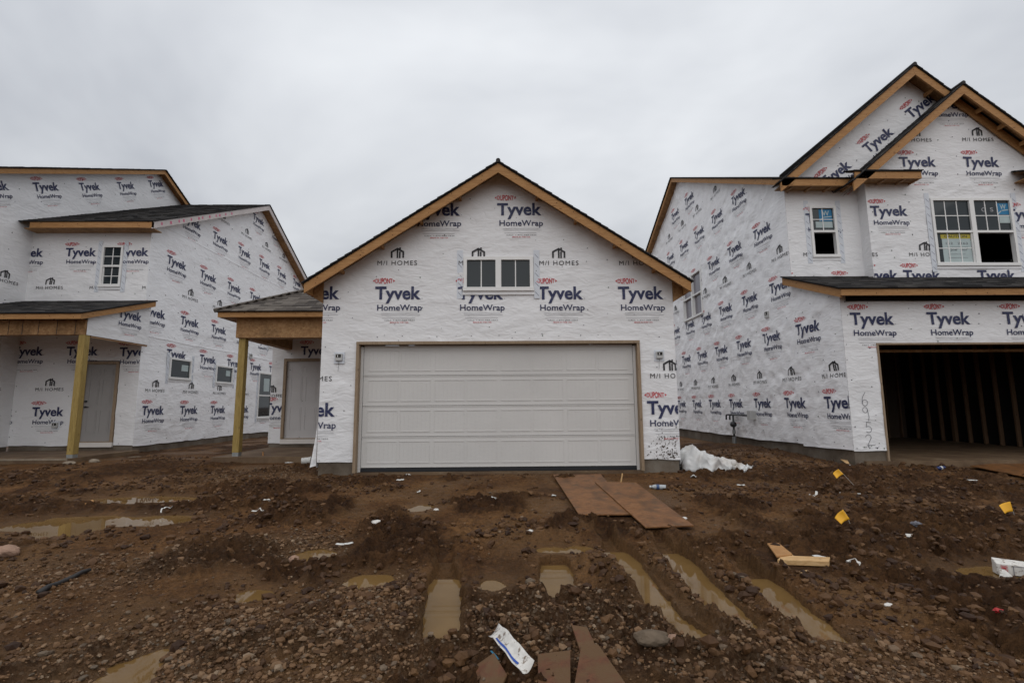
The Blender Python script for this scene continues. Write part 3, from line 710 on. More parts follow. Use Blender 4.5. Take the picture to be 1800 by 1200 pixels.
# ------------------------------------------------------------------ the middle house: garage gable, porch
def middle_house():
    h = empty('house', (-.11, 8.5, -.05), 'single storey house in white wrap with closed two car garage door, in the middle', 'house')
    xc, pk, sl, half = -.11, 5.306, .653, 3.26; XL, XR = -3.165, 2.945
    pl = Plane('F', 8.5)
    clips = [(sl, 1, pk-.06+sl*xc), (-sl, 1, pk-.06-sl*xc)]
    W = Wall(h, pl, XL, XR, .175, 5.25, clips, [(-2.558, 2.322, .0, 2.20), (-.70, .465, 3.12, 3.67)], step=.05)
    for k, px, py in (('T', 700, 515), ('T', 845, 515), ('T', 985, 515), ('T', 1126, 515), ('T', 557, 515), ('T', 770, 369), ('T', 913, 368), ('H', 699, 449), ('H', 841, 449), ('H', 982, 449), ('H', 1122, 449),
                      ('T', 1178, 716), ('H', 1177, 646), ('T', 548, 720), ('H', 548, 651)):
        u, v = pl.pt(px, py); W.logo(k, u, v)
    W.staples(.41, .55, .009, [(-.75, .52, 3.05, 3.75), (-2.6, 2.36, 0, 2.22)], [(-2.3+i*.3+random.uniform(-.1, .1), 2.26+random.uniform(-.01, .07)) for i in range(15)])
    # foundation piers, mud splash
    mb = MB(); mb.box(XL+.02, -2.56, 8.525, 8.75, -.5, .18, 'concrete'); mb.build('foundation', h)
    mb = MB(); mb.box(2.325, XR-.02, 8.525, 8.75, -.5, .18, 'concrete'); mb.build('foundation', h)
    mb = MB(); mb.box(-2.555, 2.32, 8.50, 14, -.5, -.005, 'slab_concrete'); mb.build('garage_floor', h)
    rnd = random.Random(5); mb = MB()
    for i in range(150):
        u = rnd.triangular(2.36, 2.93, 2.85); v = .19+abs(rnd.gauss(0, .28)); r = rnd.uniform(.004, .014)
        if v > .85: continue
        d = float(W.disp(np.array([u]), np.array([v]))[0]); a0 = rnd.random()*6; q = [(u+r*rnd.uniform(.5, 1.2)*math.cos(a0+k*1.047), v+r*rnd.uniform(.5, 1.5)*math.sin(a0+k*1.047)) for k in range(6)]
        mb.add([pl.map(np.array(a), np.array(b), np.array(d+.006)) for a, b in q], [[0, 1, 2, 3, 4, 5]], 'soil_clod')
    o = mb.build('mud_splatter', h, recalc=False); o['kind'] = 'stuff'
    # loose flap of wrap at the lower left corner
    us = np.linspace(0, 1, 6); vs = np.linspace(0, 1, 12); U, V = np.meshgrid(us, vs)
    P = np.stack([XL-.005-U*.09*(1-V)**1.3, 8.49-.02*np.sin(U*3)*(1-V)-.03*U*(1-V), .12+V*.75-.02*U], -1); grid_mesh('wrap_flap', P, ['house_wrap'], h)
    # garage door
    for nm, a in (('door_jamb', (-2.556, -2.508, 8.455, 8.62, .0, 2.148)), ('door_jamb', (2.272, 2.320, 8.455, 8.62, .0, 2.148)), ('door_head', (-2.556, 2.320, 8.45, 8.62, 2.15, 2.198))):
        mb = MB(); mb.box(*a, 'jamb_wood'); mb.build(nm, h)
    for a in ((-2.506, -2.462, 8.575, 8.60, .0, 2.12), (2.226, 2.270, 8.575, 8.60, .0, 2.12)):
        mb = MB(); mb.box(*a, 'garage_paint'); mb.build('door_stop', h)
    mb = MB(); mb.box(-2.506, 2.27, 8.66, 8.70, .0, 2.15, 'dark_inside'); gd = mb.build('garage_door', h)
    dx0, dx1 = -2.459, 2.223; z0 = .07; ph = (2.148-z0)/4; dp = Plane('F', 8.605)
    for r in range(4):
        mb = MB(); a, b = z0+r*ph, z0+(r+1)*ph-.006
        dp.box(mb, dx0, dx1, a, b, -.04, 0, 'garage_paint')
        dp.box(mb, dx0, dx1, a, a+.012, 0, .006, 'garage_paint'); dp.box(mb, dx0, dx1, b-.016, b, 0, .007, 'garage_paint')
        n = 8; cw = (dx1-dx0-.1)/n
        for k in range(n):
            p0 = dx0+.05+k*cw+(.035 if k % 2 == 0 else .02); p1 = dx0+.05+(k+1)*cw-(.02 if k % 2 == 0 else .035); q0, q1 = a+.07, b-.075
            for c in ((p0, p1, q0, q0+.014), (p0, p1, q1-.014, q1)): dp.box(mb, *c, 0, .007, 'garage_paint')
            for c in ((p0, p0+.010, q0+.014, q1-.014), (p1-.010, p1, q0+.014, q1-.014)): dp.box(mb, *c, 0, .004, 'garage_paint')
            for j in range(1, 7):
                x = p0+(p1-p0)*j/7; dp.box(mb, x-.004, x+.004, q0+.03, q1-.03, 0, .002, 'garage_paint')
        mb.build('door_panel', gd)
    mb = MB(); mb.box(dx0, dx1, 8.60, 8.63, .0, .062, 'rubber'); mb.build('bottom_seal', gd)
    for px, py in ((597, 628), (1158, 624)):
        u, v = pl.pt(px, py); wall_box(h, pl, u, v, .115)
        s = MB(); s.tube([pl.map(np.array(u+.0), np.array(v-.06), np.array(.03)), pl.map(np.array(u-.012), np.array(v-.24), np.array(.02))], .0022, 'pipe_black', 5); s.build('wire_tail', h)
    # gable window
    window(h, pl, -.729, .494, 3.09, 3.70, 2, 1, (2, 1), fw=.058)
    # rakes, roof
    for sg in (-1, 1):
        e = (xc+sg*half, 8.15, pk-sl*half); p = (xc, 8.15, pk)
        board(h, (e[0], 8.15, e[2]-.022), (p[0], 8.15, p[2]-.022), .175, .038, 'fascia_wood_x', 'rake_board')
        up = np.array([-sg*1, 0, sl])/math.hypot(1, sl); L = half*math.hypot(1, sl)
        shingles(h, (e[0]+sg*.03, 8.13, e[2]-.02), (e[0]+sg*.03, 17, e[2]-.02), up, L+.03, seed=3+sg)
        for k in range(1, 5):   # lookouts under the rake
            x = xc+sg*k*.68; z = pk-sl*abs(x-xc)-.05
            mb = MB(); mb.hexa([(x-.02, 8.19, z-.085), (x+.02, 8.19, z-.085), (x+.02, 8.49, z-.085), (x-.02, 8.49, z-.085), (x-.02, 8.19, z-.03), (x+.02, 8.19, z-.03), (x+.02, 8.49, z-.03), (x-.02, 8.49, z-.03)], 'fascia_wood_y'); mb.build('lookout', h)
        board(h, (e[0], 8.19, e[2]-.03), (e[0], 17, e[2]-.03), .15, .035, 'fascia_wood_y', 'fascia_board', side=(-sg, 0, 0))
        wx = XL if sg < 0 else XR
        mb = MB(); mb.prism([(e[0]-sg*.04, 8.46, e[2]-.19), (wx+sg*.002, 8.46, e[2]-.30), (wx+sg*.002, 8.46, e[2]+.06), (e[0]-sg*.04, 8.46, e[2]-.06)], (0, .03, 0), 'osb'); mb.build('eave_return', h)
    mb = MB(); mb.tube([(xc, 8.12, pk+.012), (xc, 17, pk+.012)], .04, 'shingle', 8); mb.build('ridge_cap', h)
    # side walls
    Wl = Wall(h, Plane('W', XL), -13.0, -8.5, .1, 3.2, step=.12); Wall(h, Plane('E', XR), 8.5, 17, .1, 3.2, step=.15)
    mb = MB(); mb.box(XR-.12, XR-.02, 8.75, 17, -.5, .12, 'concrete'); mb.build('foundation', h)
    mb = MB(); mb.box(XL+.02, XL+.12, 8.75, 13, -.5, .12, 'concrete'); mb.build('foundation', h)
    mb = MB(); mb.box(XL+.05, XR-.05, 16.9, 17, -.1, 5.0, 'osb'); mb.build('back_wall', h)
    for k, z, y0 in (('T', 1.03, 9.3), ('H', 1.72, 9.3), ('T', 2.6, 10.0)):
        for i in range(3): Wl.logo(k, -(y0+i*1.4), z)
    # porch
    pd = Plane('F', 13.0)
    D = Wall(h, pd, -6.11, XL, .17, 3.0, [], [(-5.79, -4.74, .0, 2.35)], step=.06)
    for k, px, py in (('T', 556, 616), ('T', 492, 716), ('H', 478, 686)): u, v = pd.pt(px, py); D.logo(k, u, v)
    D.staples(.4, .4)
    Wall(h, Plane('E', -6.11), 13.0, 17.0, .17, 3.0, step=.3)
    mb = MB(); mb.box(-6.09, XL, 13.02, 13.2, -.5, .17, 'concrete'); mb.build('foundation', h)
    entry_door(h, pd, -5.72, -4.81, .30, 2.28, 'door_white', .07)
    mb = MB(); mb.box(-6.08, XL-.01, 10.5, 12.98, -.35, .075, 'slab_concrete'); mb.build('porch_slab', h)
    mb = MB(); mb.box(-5.76, -5.62, 10.68, 10.82, .155, 2.575, 'post_wood'); po = mb.build('porch_post', h, bevel=.004)
    mb = MB(); mb.box(-5.755, -5.625, 10.685, 10.815, .07, .155, 'steel'); mb.build('post_base', po)
    mb = MB(); mb.box(-5.80, XL, 10.62, 10.88, 2.578, 2.985, 'osb'); mb.build('beam', h)
    mb = MB(); mb.box(-5.80, -5.60, 10.883, 13, 2.58, 2.985, 'osb'); mb.build('beam', h)
    mb = MB(); mb.box(-6.05, XL, 10.45, 13, 2.99, 3.0, 'osb'); mb.build('porch_ceiling', h)
    board(h, (-6.09, 10.40, 3.105), (XL-.13, 10.40, 3.105), .115, .038, 'fascia_wood_x')
    board(h, (-6.09, 10.44, 3.105), (-6.09, 16, 3.105), .115, .038, 'fascia_wood_y', side=(1, 0, 0))
    s = .55; up = np.array([0, 1, s])/math.hypot(1, s); q = math.hypot(1, s)
    shingles(h, (-6.13, 10.36, 3.115), (XL+.3, 10.36, 3.115), up, 3.3*q, 'shingle_brown', lo=lambda t: t/q, seed=8)
    up = np.array([1, 0, s])/q
    shingles(h, (-6.13, 17.0, 3.115), (-6.13, 10.36, 3.115), up, 3.0*q, 'shingle_brown', hi=lambda t: 6.64-t/q, seed=9)
    mb = MB(); mb.tube([(-6.14, 10.35, 3.12), (-6.13+2.9, 10.36+2.9, 3.135+2.9*s)], .045, 'shingle_brown', 6); mb.build('hip_cap', h)
    return h

def entry_door(h, pl, u0, u1, v0, v1, mat, jw=.07, handle=None):
    mb = MB(); B = lambda *a: pl.box(mb, *a, 'jamb_wood')
    B(u0-jw, u0, v0-.02, v1+jw, -.1, .03); B(u1, u1+jw, v0-.02, v1+jw, -.1, .03); B(u0, u1, v1, v1+jw, -.1, .03); pl.box(mb, u0, u1, v0-.02, v0, -.08, .01, 'jamb_wood')
    mb.build('door_frame', h)
    mb = MB(); pl.box(mb, u0-jw, u1+jw, v0-.14, v0-.025, -.02, .035, 'white_board'); mb.build('threshold_board', h)
    mb = MB(); pl.box(mb, u0, u1, v0, v1, -.075, -.035, mat)
    w = u1-u0; hh = v1-v0
    for a0, a1 in ((.13, .45), (.55, .87)):
        for b0, b1 in ((.10, .40), (.47, .80), (.85, .94)):
            x0, x1, y0, y1 = u0+a0*w, u0+a1*w, v0+b0*hh, v0+b1*hh
            for c in ((x0, x1, y0, y0+.012), (x0, x1, y1-.012, y1), (x0, x0+.012, y0+.012, y1-.012), (x1-.012, x1, y0+.012, y1-.012)): pl.box(mb, *c, -.035, -.029, mat)
            pl.box(mb, x0+.035, x1-.035, y0+.035, y1-.035, -.035, -.031, mat)
    d = mb.build('door', h)
    if handle:
        for dz, r in ((.0, .022), (.14, .026)):
            m2 = MB(); a = handle; m2.tube([pl.map(np.array(a), np.array(v0+.86+dz), np.array(-.034)), pl.map(np.array(a), np.array(v0+.86+dz), np.array(.01))], r, 'pipe_black', 8)
            if dz == 0: m2.tube([pl.map(np.array(a), np.array(v0+.86), np.array(.005)), pl.map(np.array(a+.09), np.array(v0+.86), np.array(.005))], .011, 'pipe_black', 6)
            m2.build('door_handle' if dz == 0 else 'deadbolt', d)
    return d
middle_house()

# ------------------------------------------------------------------ the left house
def left_house():
    h = empty('house', (-11, 12.8, -.02), 'two storey house in white wrap with grey front door under a porch, on the left', 'house')
    XS, XM = -9.39, -12.5
    # side wall of the front wing, facing the middle house
    ps = Plane('E', XS); yr, zr, s = 18.4, 8.83, .49
    clips = [(-s, 1, zr-.12-s*yr), (s, 1, zr-.12+s*yr)]
    S = Wall(h, ps, 12.8, 23.9, .15, 8.75, clips, [(13.93, 14.84, 1.93, 2.47), (16.16, 17.12, 1.91, 2.44), (18.98, 20.07, .69, 2.39), (19.58, 20.57, 3.48, 4.97)], step=.07, mat='house_wrap_side_lit', hem=.04)
    for z, y0, n, k in ((1.03, 13.42, 6, 'T'), (1.70, 13.42, 6, 'H'), (2.60, 14.17, 6, 'T'), (3.62, 13.15, 7, 'T'), (4.46, 14.59, 6, 'H'), (5.2, 13.88, 6, 'T'), (6.62, 14.4, 6, 'T'), (7.40, 15.97, 4, 'H'), (8.18, 18.25, 2, 'T')):
        for i in range(n): S.logo(k, y0+i*1.5, z, sc=1.04)
    S.staples(.6, .6, .012)
    for z0, a, b in ((6.05, 12.8, 21.5), (2.95, 12.8, 22)):      # lapped seams
        us = np.linspace(a, b, 60); V = np.array([z0-.03, z0, z0+.012])
        U, Vv = np.meshgrid(us, V); Z = Vv+.03*fbm(U*.8, U*0+z0, 3, 7); N = S.disp(U, Z)+np.array([.001, .016, .001])[:, None]
        grid_mesh('wrap_lap', ps.map(U, Z, N), ['house_wrap_side_lit'], S.o)
    window(h, ps, 13.9, 14.87, 1.9, 2.5, 1, 1, None); window(h, ps, 16.13, 17.15, 1.88, 2.47, 1, 1, None); window(h, ps, 18.95, 20.1, .66, 2.42, 1, 2, None)
    window(h, ps, 19.55, 20.6, 3.45, 5.0, 1, 2, (2, 2))
    for pxs in ((14.45, 14.75, 2.15, 2.33), (16.75, 17.0, 2.14, 2.32), (19.4, 19.85, 1.7, 2.2)):
        mb = MB(); ps.box(mb, *pxs, -.0035, -.0015, 'sticker_pale'); mb.build('window_sticker', h)
    wall_box(h, ps, 18.2, 2.95, .16, 'vent_hood')
    mb = MB(); mb.box(XS-.15, XS-.025, 13.002, 23.9, -.5, .155, 'concrete'); mb.build('foundation', h)
    # front of the wing
    pf = Plane('F', 12.8)
    Fw = Wall(h, pf, XM, XS, .17, 5.95, [], [(-10.82, -9.88, .0, 2.30), (-10.59, -10.10, 4.27, 5.33)], step=.06)
    for k, u, v in (('T', -12.26, 2.56), ('T', -10.87, 2.555), ('T', -9.52, 2.53), ('T', -12.86, 1.03), ('T', -11.58, 1.02), ('H', -11.6, 1.72), ('H', -12.85, 1.72), ('T', -11.18, 5.18), ('T', -9.81, 5.18), ('T', -12.56, 5.17), ('H', -11.89, 4.36), ('H', -10.51, 4.36), ('H', -9.15, 4.36), ('T', -11.5, 3.55), ('T', -10.1, 3.55)):
        Fw.logo(k, u, v)
    Fw.staples(.45, .5, .011, [(-10.9, -9.8, 0, 2.35), (-10.8, -9.9, 4.1, 5.5)])
    mb = MB(); mb.box(XM, XS-.025, 12.83, 13.0, -.5, .175, 'concrete'); mb.build('foundation', h)
    window(h, pf, -10.62, -10.07, 4.24, 5.36, 1, 2, (2, 2))
    entry_door(h, pf, -10.74, -9.965, .27, 2.215, 'door_grey', .07, handle=-10.68)
    u, v = pf.pt(99, 747); wall_box(h, pf, u, v, .13)
    # main block behind, its side wall and rake
    pm = Plane('E', XM); yr2, zr2, s2 = 17.1, 9.62, .4835
    Mw = Wall(h, pm, 8.6, 25, .15, 9.6, [(-s2, 1, zr2-.10-s2*yr2), (s2, 1, zr2-.10+s2*yr2)], step=.09)
    for i, (y, z) in enumerate(((11.66, 6.5), (13.0, 7.09), (14.34, 7.71), (15.7, 8.37), (17.04, 9.06))): Mw.logo('T', y, z, 25.5, .97)
    for k, z, y0 in (('T', 1.03, 9.3), ('H', 1.72, 9.3), ('T', 2.56, 10.0), ('T', 3.6, 9.2), ('H', 4.4, 9.4), ('T', 5.17, 10.0)):
        for i in range(3):
            if y0+i*1.4 < 12.75: Mw.logo(k, y0+i*1.4, z)
    Mw.staples(.6, .6, .012)
    mb = MB(); mb.box(XM-.15, XM-.025, 8.6, 12.8, -.5, .155, 'concrete'); mb.build('foundation', h)
    for sg in (-1, 1):
        board(h, (XM+.25, yr2+sg*8.0, zr2-.02-s2*8.0), (XM+.25, yr2, zr2-.02), .16, .04, 'fascia_wood_y', 'rake_board', side=(-1, 0, 0))
        up = np.array([0, -sg, s2])/math.hypot(1, s2)
        shingles(h, (XM+.28, yr2+sg*8.0, zr2-.01-s2*8.0), (-17, yr2+sg*8.0, zr2-.01-s2*8.0), up, 8.0*math.hypot(1, s2), seed=20+sg)
    for k in range(8):
        y = 10.2+k*1.0; z = zr2-s2*abs(y-yr2); mb = MB(); mb.box(XM+.005, XM+.20, y-.02, y+.02, z-.16, z-.06, 'fascia_wood_x'); mb.build('lookout', h)
    # wing roof
    xr = -9.08
    board(h, (XM+.28, 12.40, 5.855), (xr, 12.40, 5.855), .15, .038, 'fascia_wood_x')
    mb = MB(); mb.box(XM+.1, xr-.04, 12.44, 12.8, 5.70, 5.72, 'osb'); mb.build('soffit', h)
    for sg in (-1, 1):
        board(h, (xr, yr+sg*6.0, zr-.02-s*6.0), (xr, yr, zr-.02), .19, .03, 'rake_white', 'rake_board', side=(-1, 0, 0))
        up = np.array([0, -sg, s])/math.hypot(1, s)
        shingles(h, (XM+.02, yr+sg*6.02, zr-s*6.02), (xr+.02, yr+sg*6.02, zr-s*6.02), up, 6.02*math.hypot(1, s), seed=30+sg)
        mb = MB(); n = np.array([0, 0, -.19])
        mb.prism([(xr-.03, yr+sg*6.0, zr-.20-s*6), (xr-.03, yr, zr-.20), (XS, yr, zr-.20), (XS, yr+sg*6.0, zr-.20-s*6)], (0, 0, .012), 'osb'); mb.build('soffit', h)
    # pink printing on the near white rake
    for k in range(12):
        y = 12.7+k*.28+(k % 3)*.05; z = zr-.02-s*(yr-y)-.10; mb = MB(); a = .05+.02*(k % 2)
        mb.add([(xr+.002, y, z-.04), (xr+.002, y+a, z-.02), (xr+.002, y+a*.8, z+.06), (xr+.002, y-.02, z+.03)], [[0, 1, 2, 3]], 'print_pink'); mb.build('pink_print', h, recalc=False)
    mb = MB(); mb.box(-17, XM, 25, 25.05, 0, 6, 'osb'); mb.build('back_wall', h); mb = MB(); mb.box(XM, XS-.03, 23.88, 23.9, 0, 6, 'osb'); mb.build('back_wall', h)
    # porch
    xp = -9.22
    mb = MB(); mb.box(XM, xp+.02, 10.72, 12.79, -.35, .05, 'slab_concrete'); mb.build('porch_slab', h)
    mb = MB(); mb.box(XM, xp+.024, 10.712, 10.735, .02, .056, 'mortar_light'); mb.build('slab_edge', h)
    mb = MB(); mb.box(xp-.15, xp-.01, 10.88, 11.02, .12, 2.70, 'post_wood'); po = mb.build('porch_post', h, bevel=.004)
    mb = MB(); mb.box(xp-.146, xp-.014, 10.884, 11.016, .05, .12, 'steel'); mb.build('post_base', po)
    mb = MB(); mb.box(XM, xp-.012, 10.87, 11.05, 2.703, 3.03, 'osb'); mb.build('beam', h)
    for x in (-12.2, -11.35, -10.9, -10.6, -10.25, -9.85, -9.45):
        mb = MB(); mb.box(x, x+.008, 10.864, 10.87, 2.71, 3.02, 'print_black'); mb.build('osb_joint', h)
    board(h, (XM, 10.57, 3.125), (xp+.12, 10.57, 3.125), .125, .038, 'fascia_wood_x')
    s3 = .325; q = math.hypot(1, s3); up = np.array([0, 1, s3])/q
    shingles(h, (XM, 10.54, 3.135), (xp+.14, 10.54, 3.135), up, 2.26*q, seed=40)
    board(h, (xp+.12, 10.61, 3.135), (xp+.12, 12.78, 3.135+s3*2.17), .135, .038, 'fascia_wood_y', 'rake_board', side=(-1, 0, 0))
    pg = Plane('E', xp)
    Pg = Wall(h, pg, 10.90, 12.79, 2.70, 3.75, [(-s3, 1, 3.04-s3*10.57+.0)], step=.05, hem=.0)
    Pg.logo('T', 12.1, 3.36, 0, .95)
    mb = MB(); mb.box(xp-.06, xp-.02, 11.05, 12.79, 2.66, 2.80, 'stud_wood'); mb.build('beam', h)
    mb = MB(); mb.box(XM, xp-.06, 11.05, 12.79, 3.02, 3.03, 'osb'); mb.build('porch_ceiling', h)
    return h
left_house()

# ------------------------------------------------------------------ the right house
def right_house():
    h = empty('house', (9, 9.06, .0), 'two storey house in white wrap with two front gables and open dark garage', 'house')
    XS = 6.3
    yr, zr, s = 17.0, 9.25, .48
    # side wall: main block and garage block share one plane
    pw = Plane('W', XS)
    # in this plane u = -y
    S = Wall(h, pw, -23.4, -10.55, .23, 9.2, [(s, 1, zr-.13-s*yr), (-s, 1, zr-.13+s*yr)], [(-16.95, -15.35, 3.96, 5.37)], disp=pillow, step=.045, mat='house_wrap_side_lit')
    G = Wall(h, pw, -10.55, -9.06, .23, 3.85, [(s*.77, 1, 3.11-s*.77*9.06)], disp=pillow, step=.045, mat='house_wrap_side_lit')
    rows = ((1.11, 9.31, 9, 'T'), (1.76, 9.35, 9, 'H'), (2.65, 10.05, 8, 'T'), (3.77, 10.98, 8, 'T'), (4.55, 10.87, 8, 'H'), (5.28, 11.55, 7, 'T'), (6.6, 12.55, 6, 'T'), (7.40, 13.98, 4, 'H'), (8.03, 15.98, 2, 'T'))
    for z, y0, n, k in rows:
        for i in range(n):
            S.logo(k, -(y0+i*1.385), z)
            if y0+i*1.385 < 11.1: G.logo(k, -(y0+i*1.385), z)
    S.staples(.7, .7, .010); G.staples(.3, .4, .010)
    mb = MB(); mb.box(XS+.025, XS+.15, 9.252, 23.4, -.5, .24, 'concrete'); mb.build('foundation', h)
    window(h, pw, -16.98, -15.32, 3.93, 5.40, 2, 2, None, glass='glass_lit', tape=False, proud=.07)
    u, v = pw.pt(1351, 553); wall_box(h, pw, u, v, .15); 
    # garage front
    pg = Plane('F', 9.06); GX = 12.24
    Gf = Wall(h, pg, XS, GX, .235, 3.12, [], [(6.92, 11.8, .0, 2.20)], step=.055)
    for i in range(5):
        Gf.logo('T', 6.87+i*1.445, 2.66, sc=1.03)
    Gf.staples(.42, .33, .011, [(6.9, 11.85, 0, 2.22)], [(6.36+random.random()*.5, .27+random.random()*.06) for i in range(9)])
    pen = Print(); X = 6.60
    def ell(cx, cy, rx, ry, a0, a1, n=12): return [(cx+rx*math.cos(math.radians(a0+(a1-a0)*k/n)), cy+ry*math.sin(math.radians(a0+(a1-a0)*k/n))) for k in range(n+1)]
    wd = .008
    pen = Print(); pen.stroke([(6.60, 1.29), (6.545, 1.20), (6.535, 1.10)]+ell(6.585, 1.10, .048, .055, 180, 540), wd, 'pen_grey'); Gf.prints(pen, 'handwritten_digit')
    pen = Print(); pen.stroke(ell(6.575, .97, .045, .05, 20, 380)+[(6.622, .96), (6.625, .85), (6.615, .77)], wd, 'pen_grey'); Gf.prints(pen, 'handwritten_digit')
    pen = Print(); pen.stroke([(6.655, .745), (6.575, .755), (6.568, .66)]+ell(6.60, .62, .055, .055, 110, -140), wd, 'pen_grey'); Gf.prints(pen, 'handwritten_digit')
    pen = Print(); pen.stroke(ell(6.58, .475, .05, .05, 170, -20)+[(6.55, .335), (6.70, .345)], wd, 'pen_grey'); Gf.prints(pen, 'handwritten_digit')
    mb = MB(); mb.box(XS+.025, 6.90, 9.085, 9.25, -.5, .24, 'concrete'); mb.build('foundation', h)
    mb = MB(); mb.box(11.82, GX, 9.085, 9.25, -.5, .24, 'concrete'); mb.build('foundation', h)
    for nm, a in (('door_jamb', (6.90, 6.935, 9.045, 9.2, .05, 2.165)), ('door_jamb', (11.785, 11.82, 9.045, 9.2, .05, 2.165)), ('door_head', (6.90, 11.82, 9.045, 9.2, 2.167, 2.20))):
        mb = MB(); mb.box(*a, 'jamb_wood'); mb.build(nm, h)
    mb = MB(); mb.box(6.48, 12.1, 9.02, 15.2, -.5, .055, 'slab_concrete'); mb.build('garage_floor', h)
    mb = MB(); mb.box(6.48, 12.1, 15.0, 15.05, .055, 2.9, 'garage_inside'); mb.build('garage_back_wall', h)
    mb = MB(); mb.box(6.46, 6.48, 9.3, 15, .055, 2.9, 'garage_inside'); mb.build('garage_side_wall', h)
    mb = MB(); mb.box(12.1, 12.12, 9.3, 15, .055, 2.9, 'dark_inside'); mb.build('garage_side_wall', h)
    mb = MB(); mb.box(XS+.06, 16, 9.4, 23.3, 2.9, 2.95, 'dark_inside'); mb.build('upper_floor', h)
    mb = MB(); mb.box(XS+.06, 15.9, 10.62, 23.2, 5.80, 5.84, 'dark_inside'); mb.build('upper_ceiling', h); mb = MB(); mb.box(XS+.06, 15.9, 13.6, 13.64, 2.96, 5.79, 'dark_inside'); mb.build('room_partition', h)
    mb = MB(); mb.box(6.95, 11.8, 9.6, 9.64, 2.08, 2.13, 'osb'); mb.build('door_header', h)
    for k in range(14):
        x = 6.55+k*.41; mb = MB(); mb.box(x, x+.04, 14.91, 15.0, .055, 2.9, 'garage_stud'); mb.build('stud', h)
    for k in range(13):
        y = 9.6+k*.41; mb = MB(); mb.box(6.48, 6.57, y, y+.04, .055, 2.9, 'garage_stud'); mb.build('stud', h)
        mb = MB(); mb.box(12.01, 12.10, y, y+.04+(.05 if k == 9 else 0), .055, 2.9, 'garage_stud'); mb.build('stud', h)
    # skirt roof over the garage
    s3 = .372; q = math.hypot(1, s3); up = np.array([0, 1, s3])/q
    shingles(h, (6.08, 8.72, 3.18), (12.45, 8.72, 3.18), up, 1.86*q, seed=50)
    board(h, (6.12, 8.75, 3.165), (12.42, 8.75, 3.165), .125, .038, 'fascia_wood_x')
    board(h, (6.12, 8.79, 3.165), (6.12, 10.6, 3.165+s3*1.82), .15, .038, 'fascia_wood_y', 'rake_board', side=(1, 0, 0))
    mb = MB(); mb.box(6.40, 12.3, 9.0, 9.05, 2.99, 3.2, 'dark_inside'); mb.build('soffit_shadow_strip', h)  # dark strip standing in for the shadow under the eave
    # upper setback wall with small window
    pu = Plane('F', 10.55); pk1 = (9.29, 8.675); k1 = .847
    U1 = Wall(h, pu, XS, 12.3, 3.70, 8.6, [(k1, 1, pk1[1]-.06+k1*pk1[0]), (-k1, 1, pk1[1]-.06-k1*pk1[0])], [(6.85, 7.37, 4.33, 5.44), (8.06, 12.18, 3.7, 6.0)], step=.06)
    u, v = pu.pt(1437, 386); U1.logo('T', 7.12, 5.19); U1.logo('H', 6.95, 4.5); U1.logo('T', 7.62, 3.72); U1.logo('T', 6.4, 3.72)
    for px, py in ((1617, 186), (1543, 246), (1468, 305)): u, v = pu.pt(px, py); U1.logo('T', u, v, 37.5, 1.03)
    U1.staples(.41, .4, .011, [(6.6, 7.65, 4.1, 5.7)])
    window(h, pu, 6.815, 7.41, 4.30, 5.48, 1, 2, (2, 2), open_cells=((0, 0),))
    sticker(h, pu, 7.04, 7.33, 5.13, 5.40, 'W'); mb = MB(); pu.box(mb, 6.95, 7.33, 4.98, 5.12, -.0035, -.0015, 'sticker_pale'); mb.build('window_sticker', h)
    # bump-out gable
    pb = Plane('F', 10.28); pk2 = (10.09, 8.043); k2 = .842; BX0, BX1 = 7.935, 12.245
    B = Wall(h, pb, BX0, BX1, 3.6, 7.95, [(k2, 1, pk2[1]-.06+k2*pk2[0]), (-k2, 1, pk2[1]-.06-k2*pk2[0])], [(9.37, 10.19, 4.07, 5.49), (10.29, 11.09, 4.07, 5.49)], step=.06)
    for k, px, py in (('T', 1562, 371), ('T', 1612, 285), ('T', 1724, 285), ('H', 1608, 236), ('H', 1717, 235), ('H', 1625, 436), ('T', 1620, 484), ('T', 1751, 484), ('T', 1665, 183), ('T', 1836, 285), ('T', 1800, 377), ('T', 1545, 484), ('H', 1513, 436)):
        u, v = pb.pt(px, py); B.logo(k, u, v, 0, 1.02)
    B.staples(.41, .4, .011, [(9.1, 11.4, 3.9, 5.7)])
    Bs = Wall(h, Plane('W', BX0), -10.55, -10.28, 3.65, 6.0, step=.06); Wall(h, Plane('E', BX1), 10.28, 10.55, 3.65, 6.0, step=.1)
    window(h, pb, 9.33, 11.135, 4.02, 5.54, 2, 2, (3, 2), open_cells=((1, 0),))
    sticker(h, pb, 10.82, 11.07, 5.17, 5.43, 'W'); mb = MB(); pb.box(mb, 10.84, 11.07, 4.98, 5.15, -.0035, -.0015, 'sticker_pale'); mb.build('window_sticker', h)
    mb = MB(); pb.box(mb, 9.52, 10.15, 4.10, 4.72, -.0175, -.0155, 'sticker_pale'); nl = mb.build('window_notice', h)
    mb = MB(); pb.box(mb, 9.50, 10.15, 4.63, 4.73, -.0153, -.0135, 'sticker_yellow'); mb.build('notice_header', nl)
    rnd = random.Random(9)
    p = Print(); p.text('CAUTION', 9.58, 10.08, 4.655, .055, 'print_black', .01); p.text('152   2163', 9.60, 10.08, 4.50, .05, 'pen_grey'); p.text('Joe   for', 9.68, 10.06, 4.36, .05, 'pen_grey'); p.rect(9.62, 10.08, 4.44, 4.446, 'pen_grey'); p.rect(9.62, 10.0, 4.28, 4.286, 'pen_grey'); p.rect(9.62, 10.05, 4.20, 4.206, 'pen_grey')
    flat_print(h, pb, p, -.0125, 'notice_writing', nl)
    p = Print(); p.text('C', 10.47, 10.55, 5.24, .09, 'print_grey', .0); p.text('S', 10.66, 10.73, 5.24, .09, 'print_grey', .0); flat_print(h, pb, p, -.002, 'glass_letters', h)
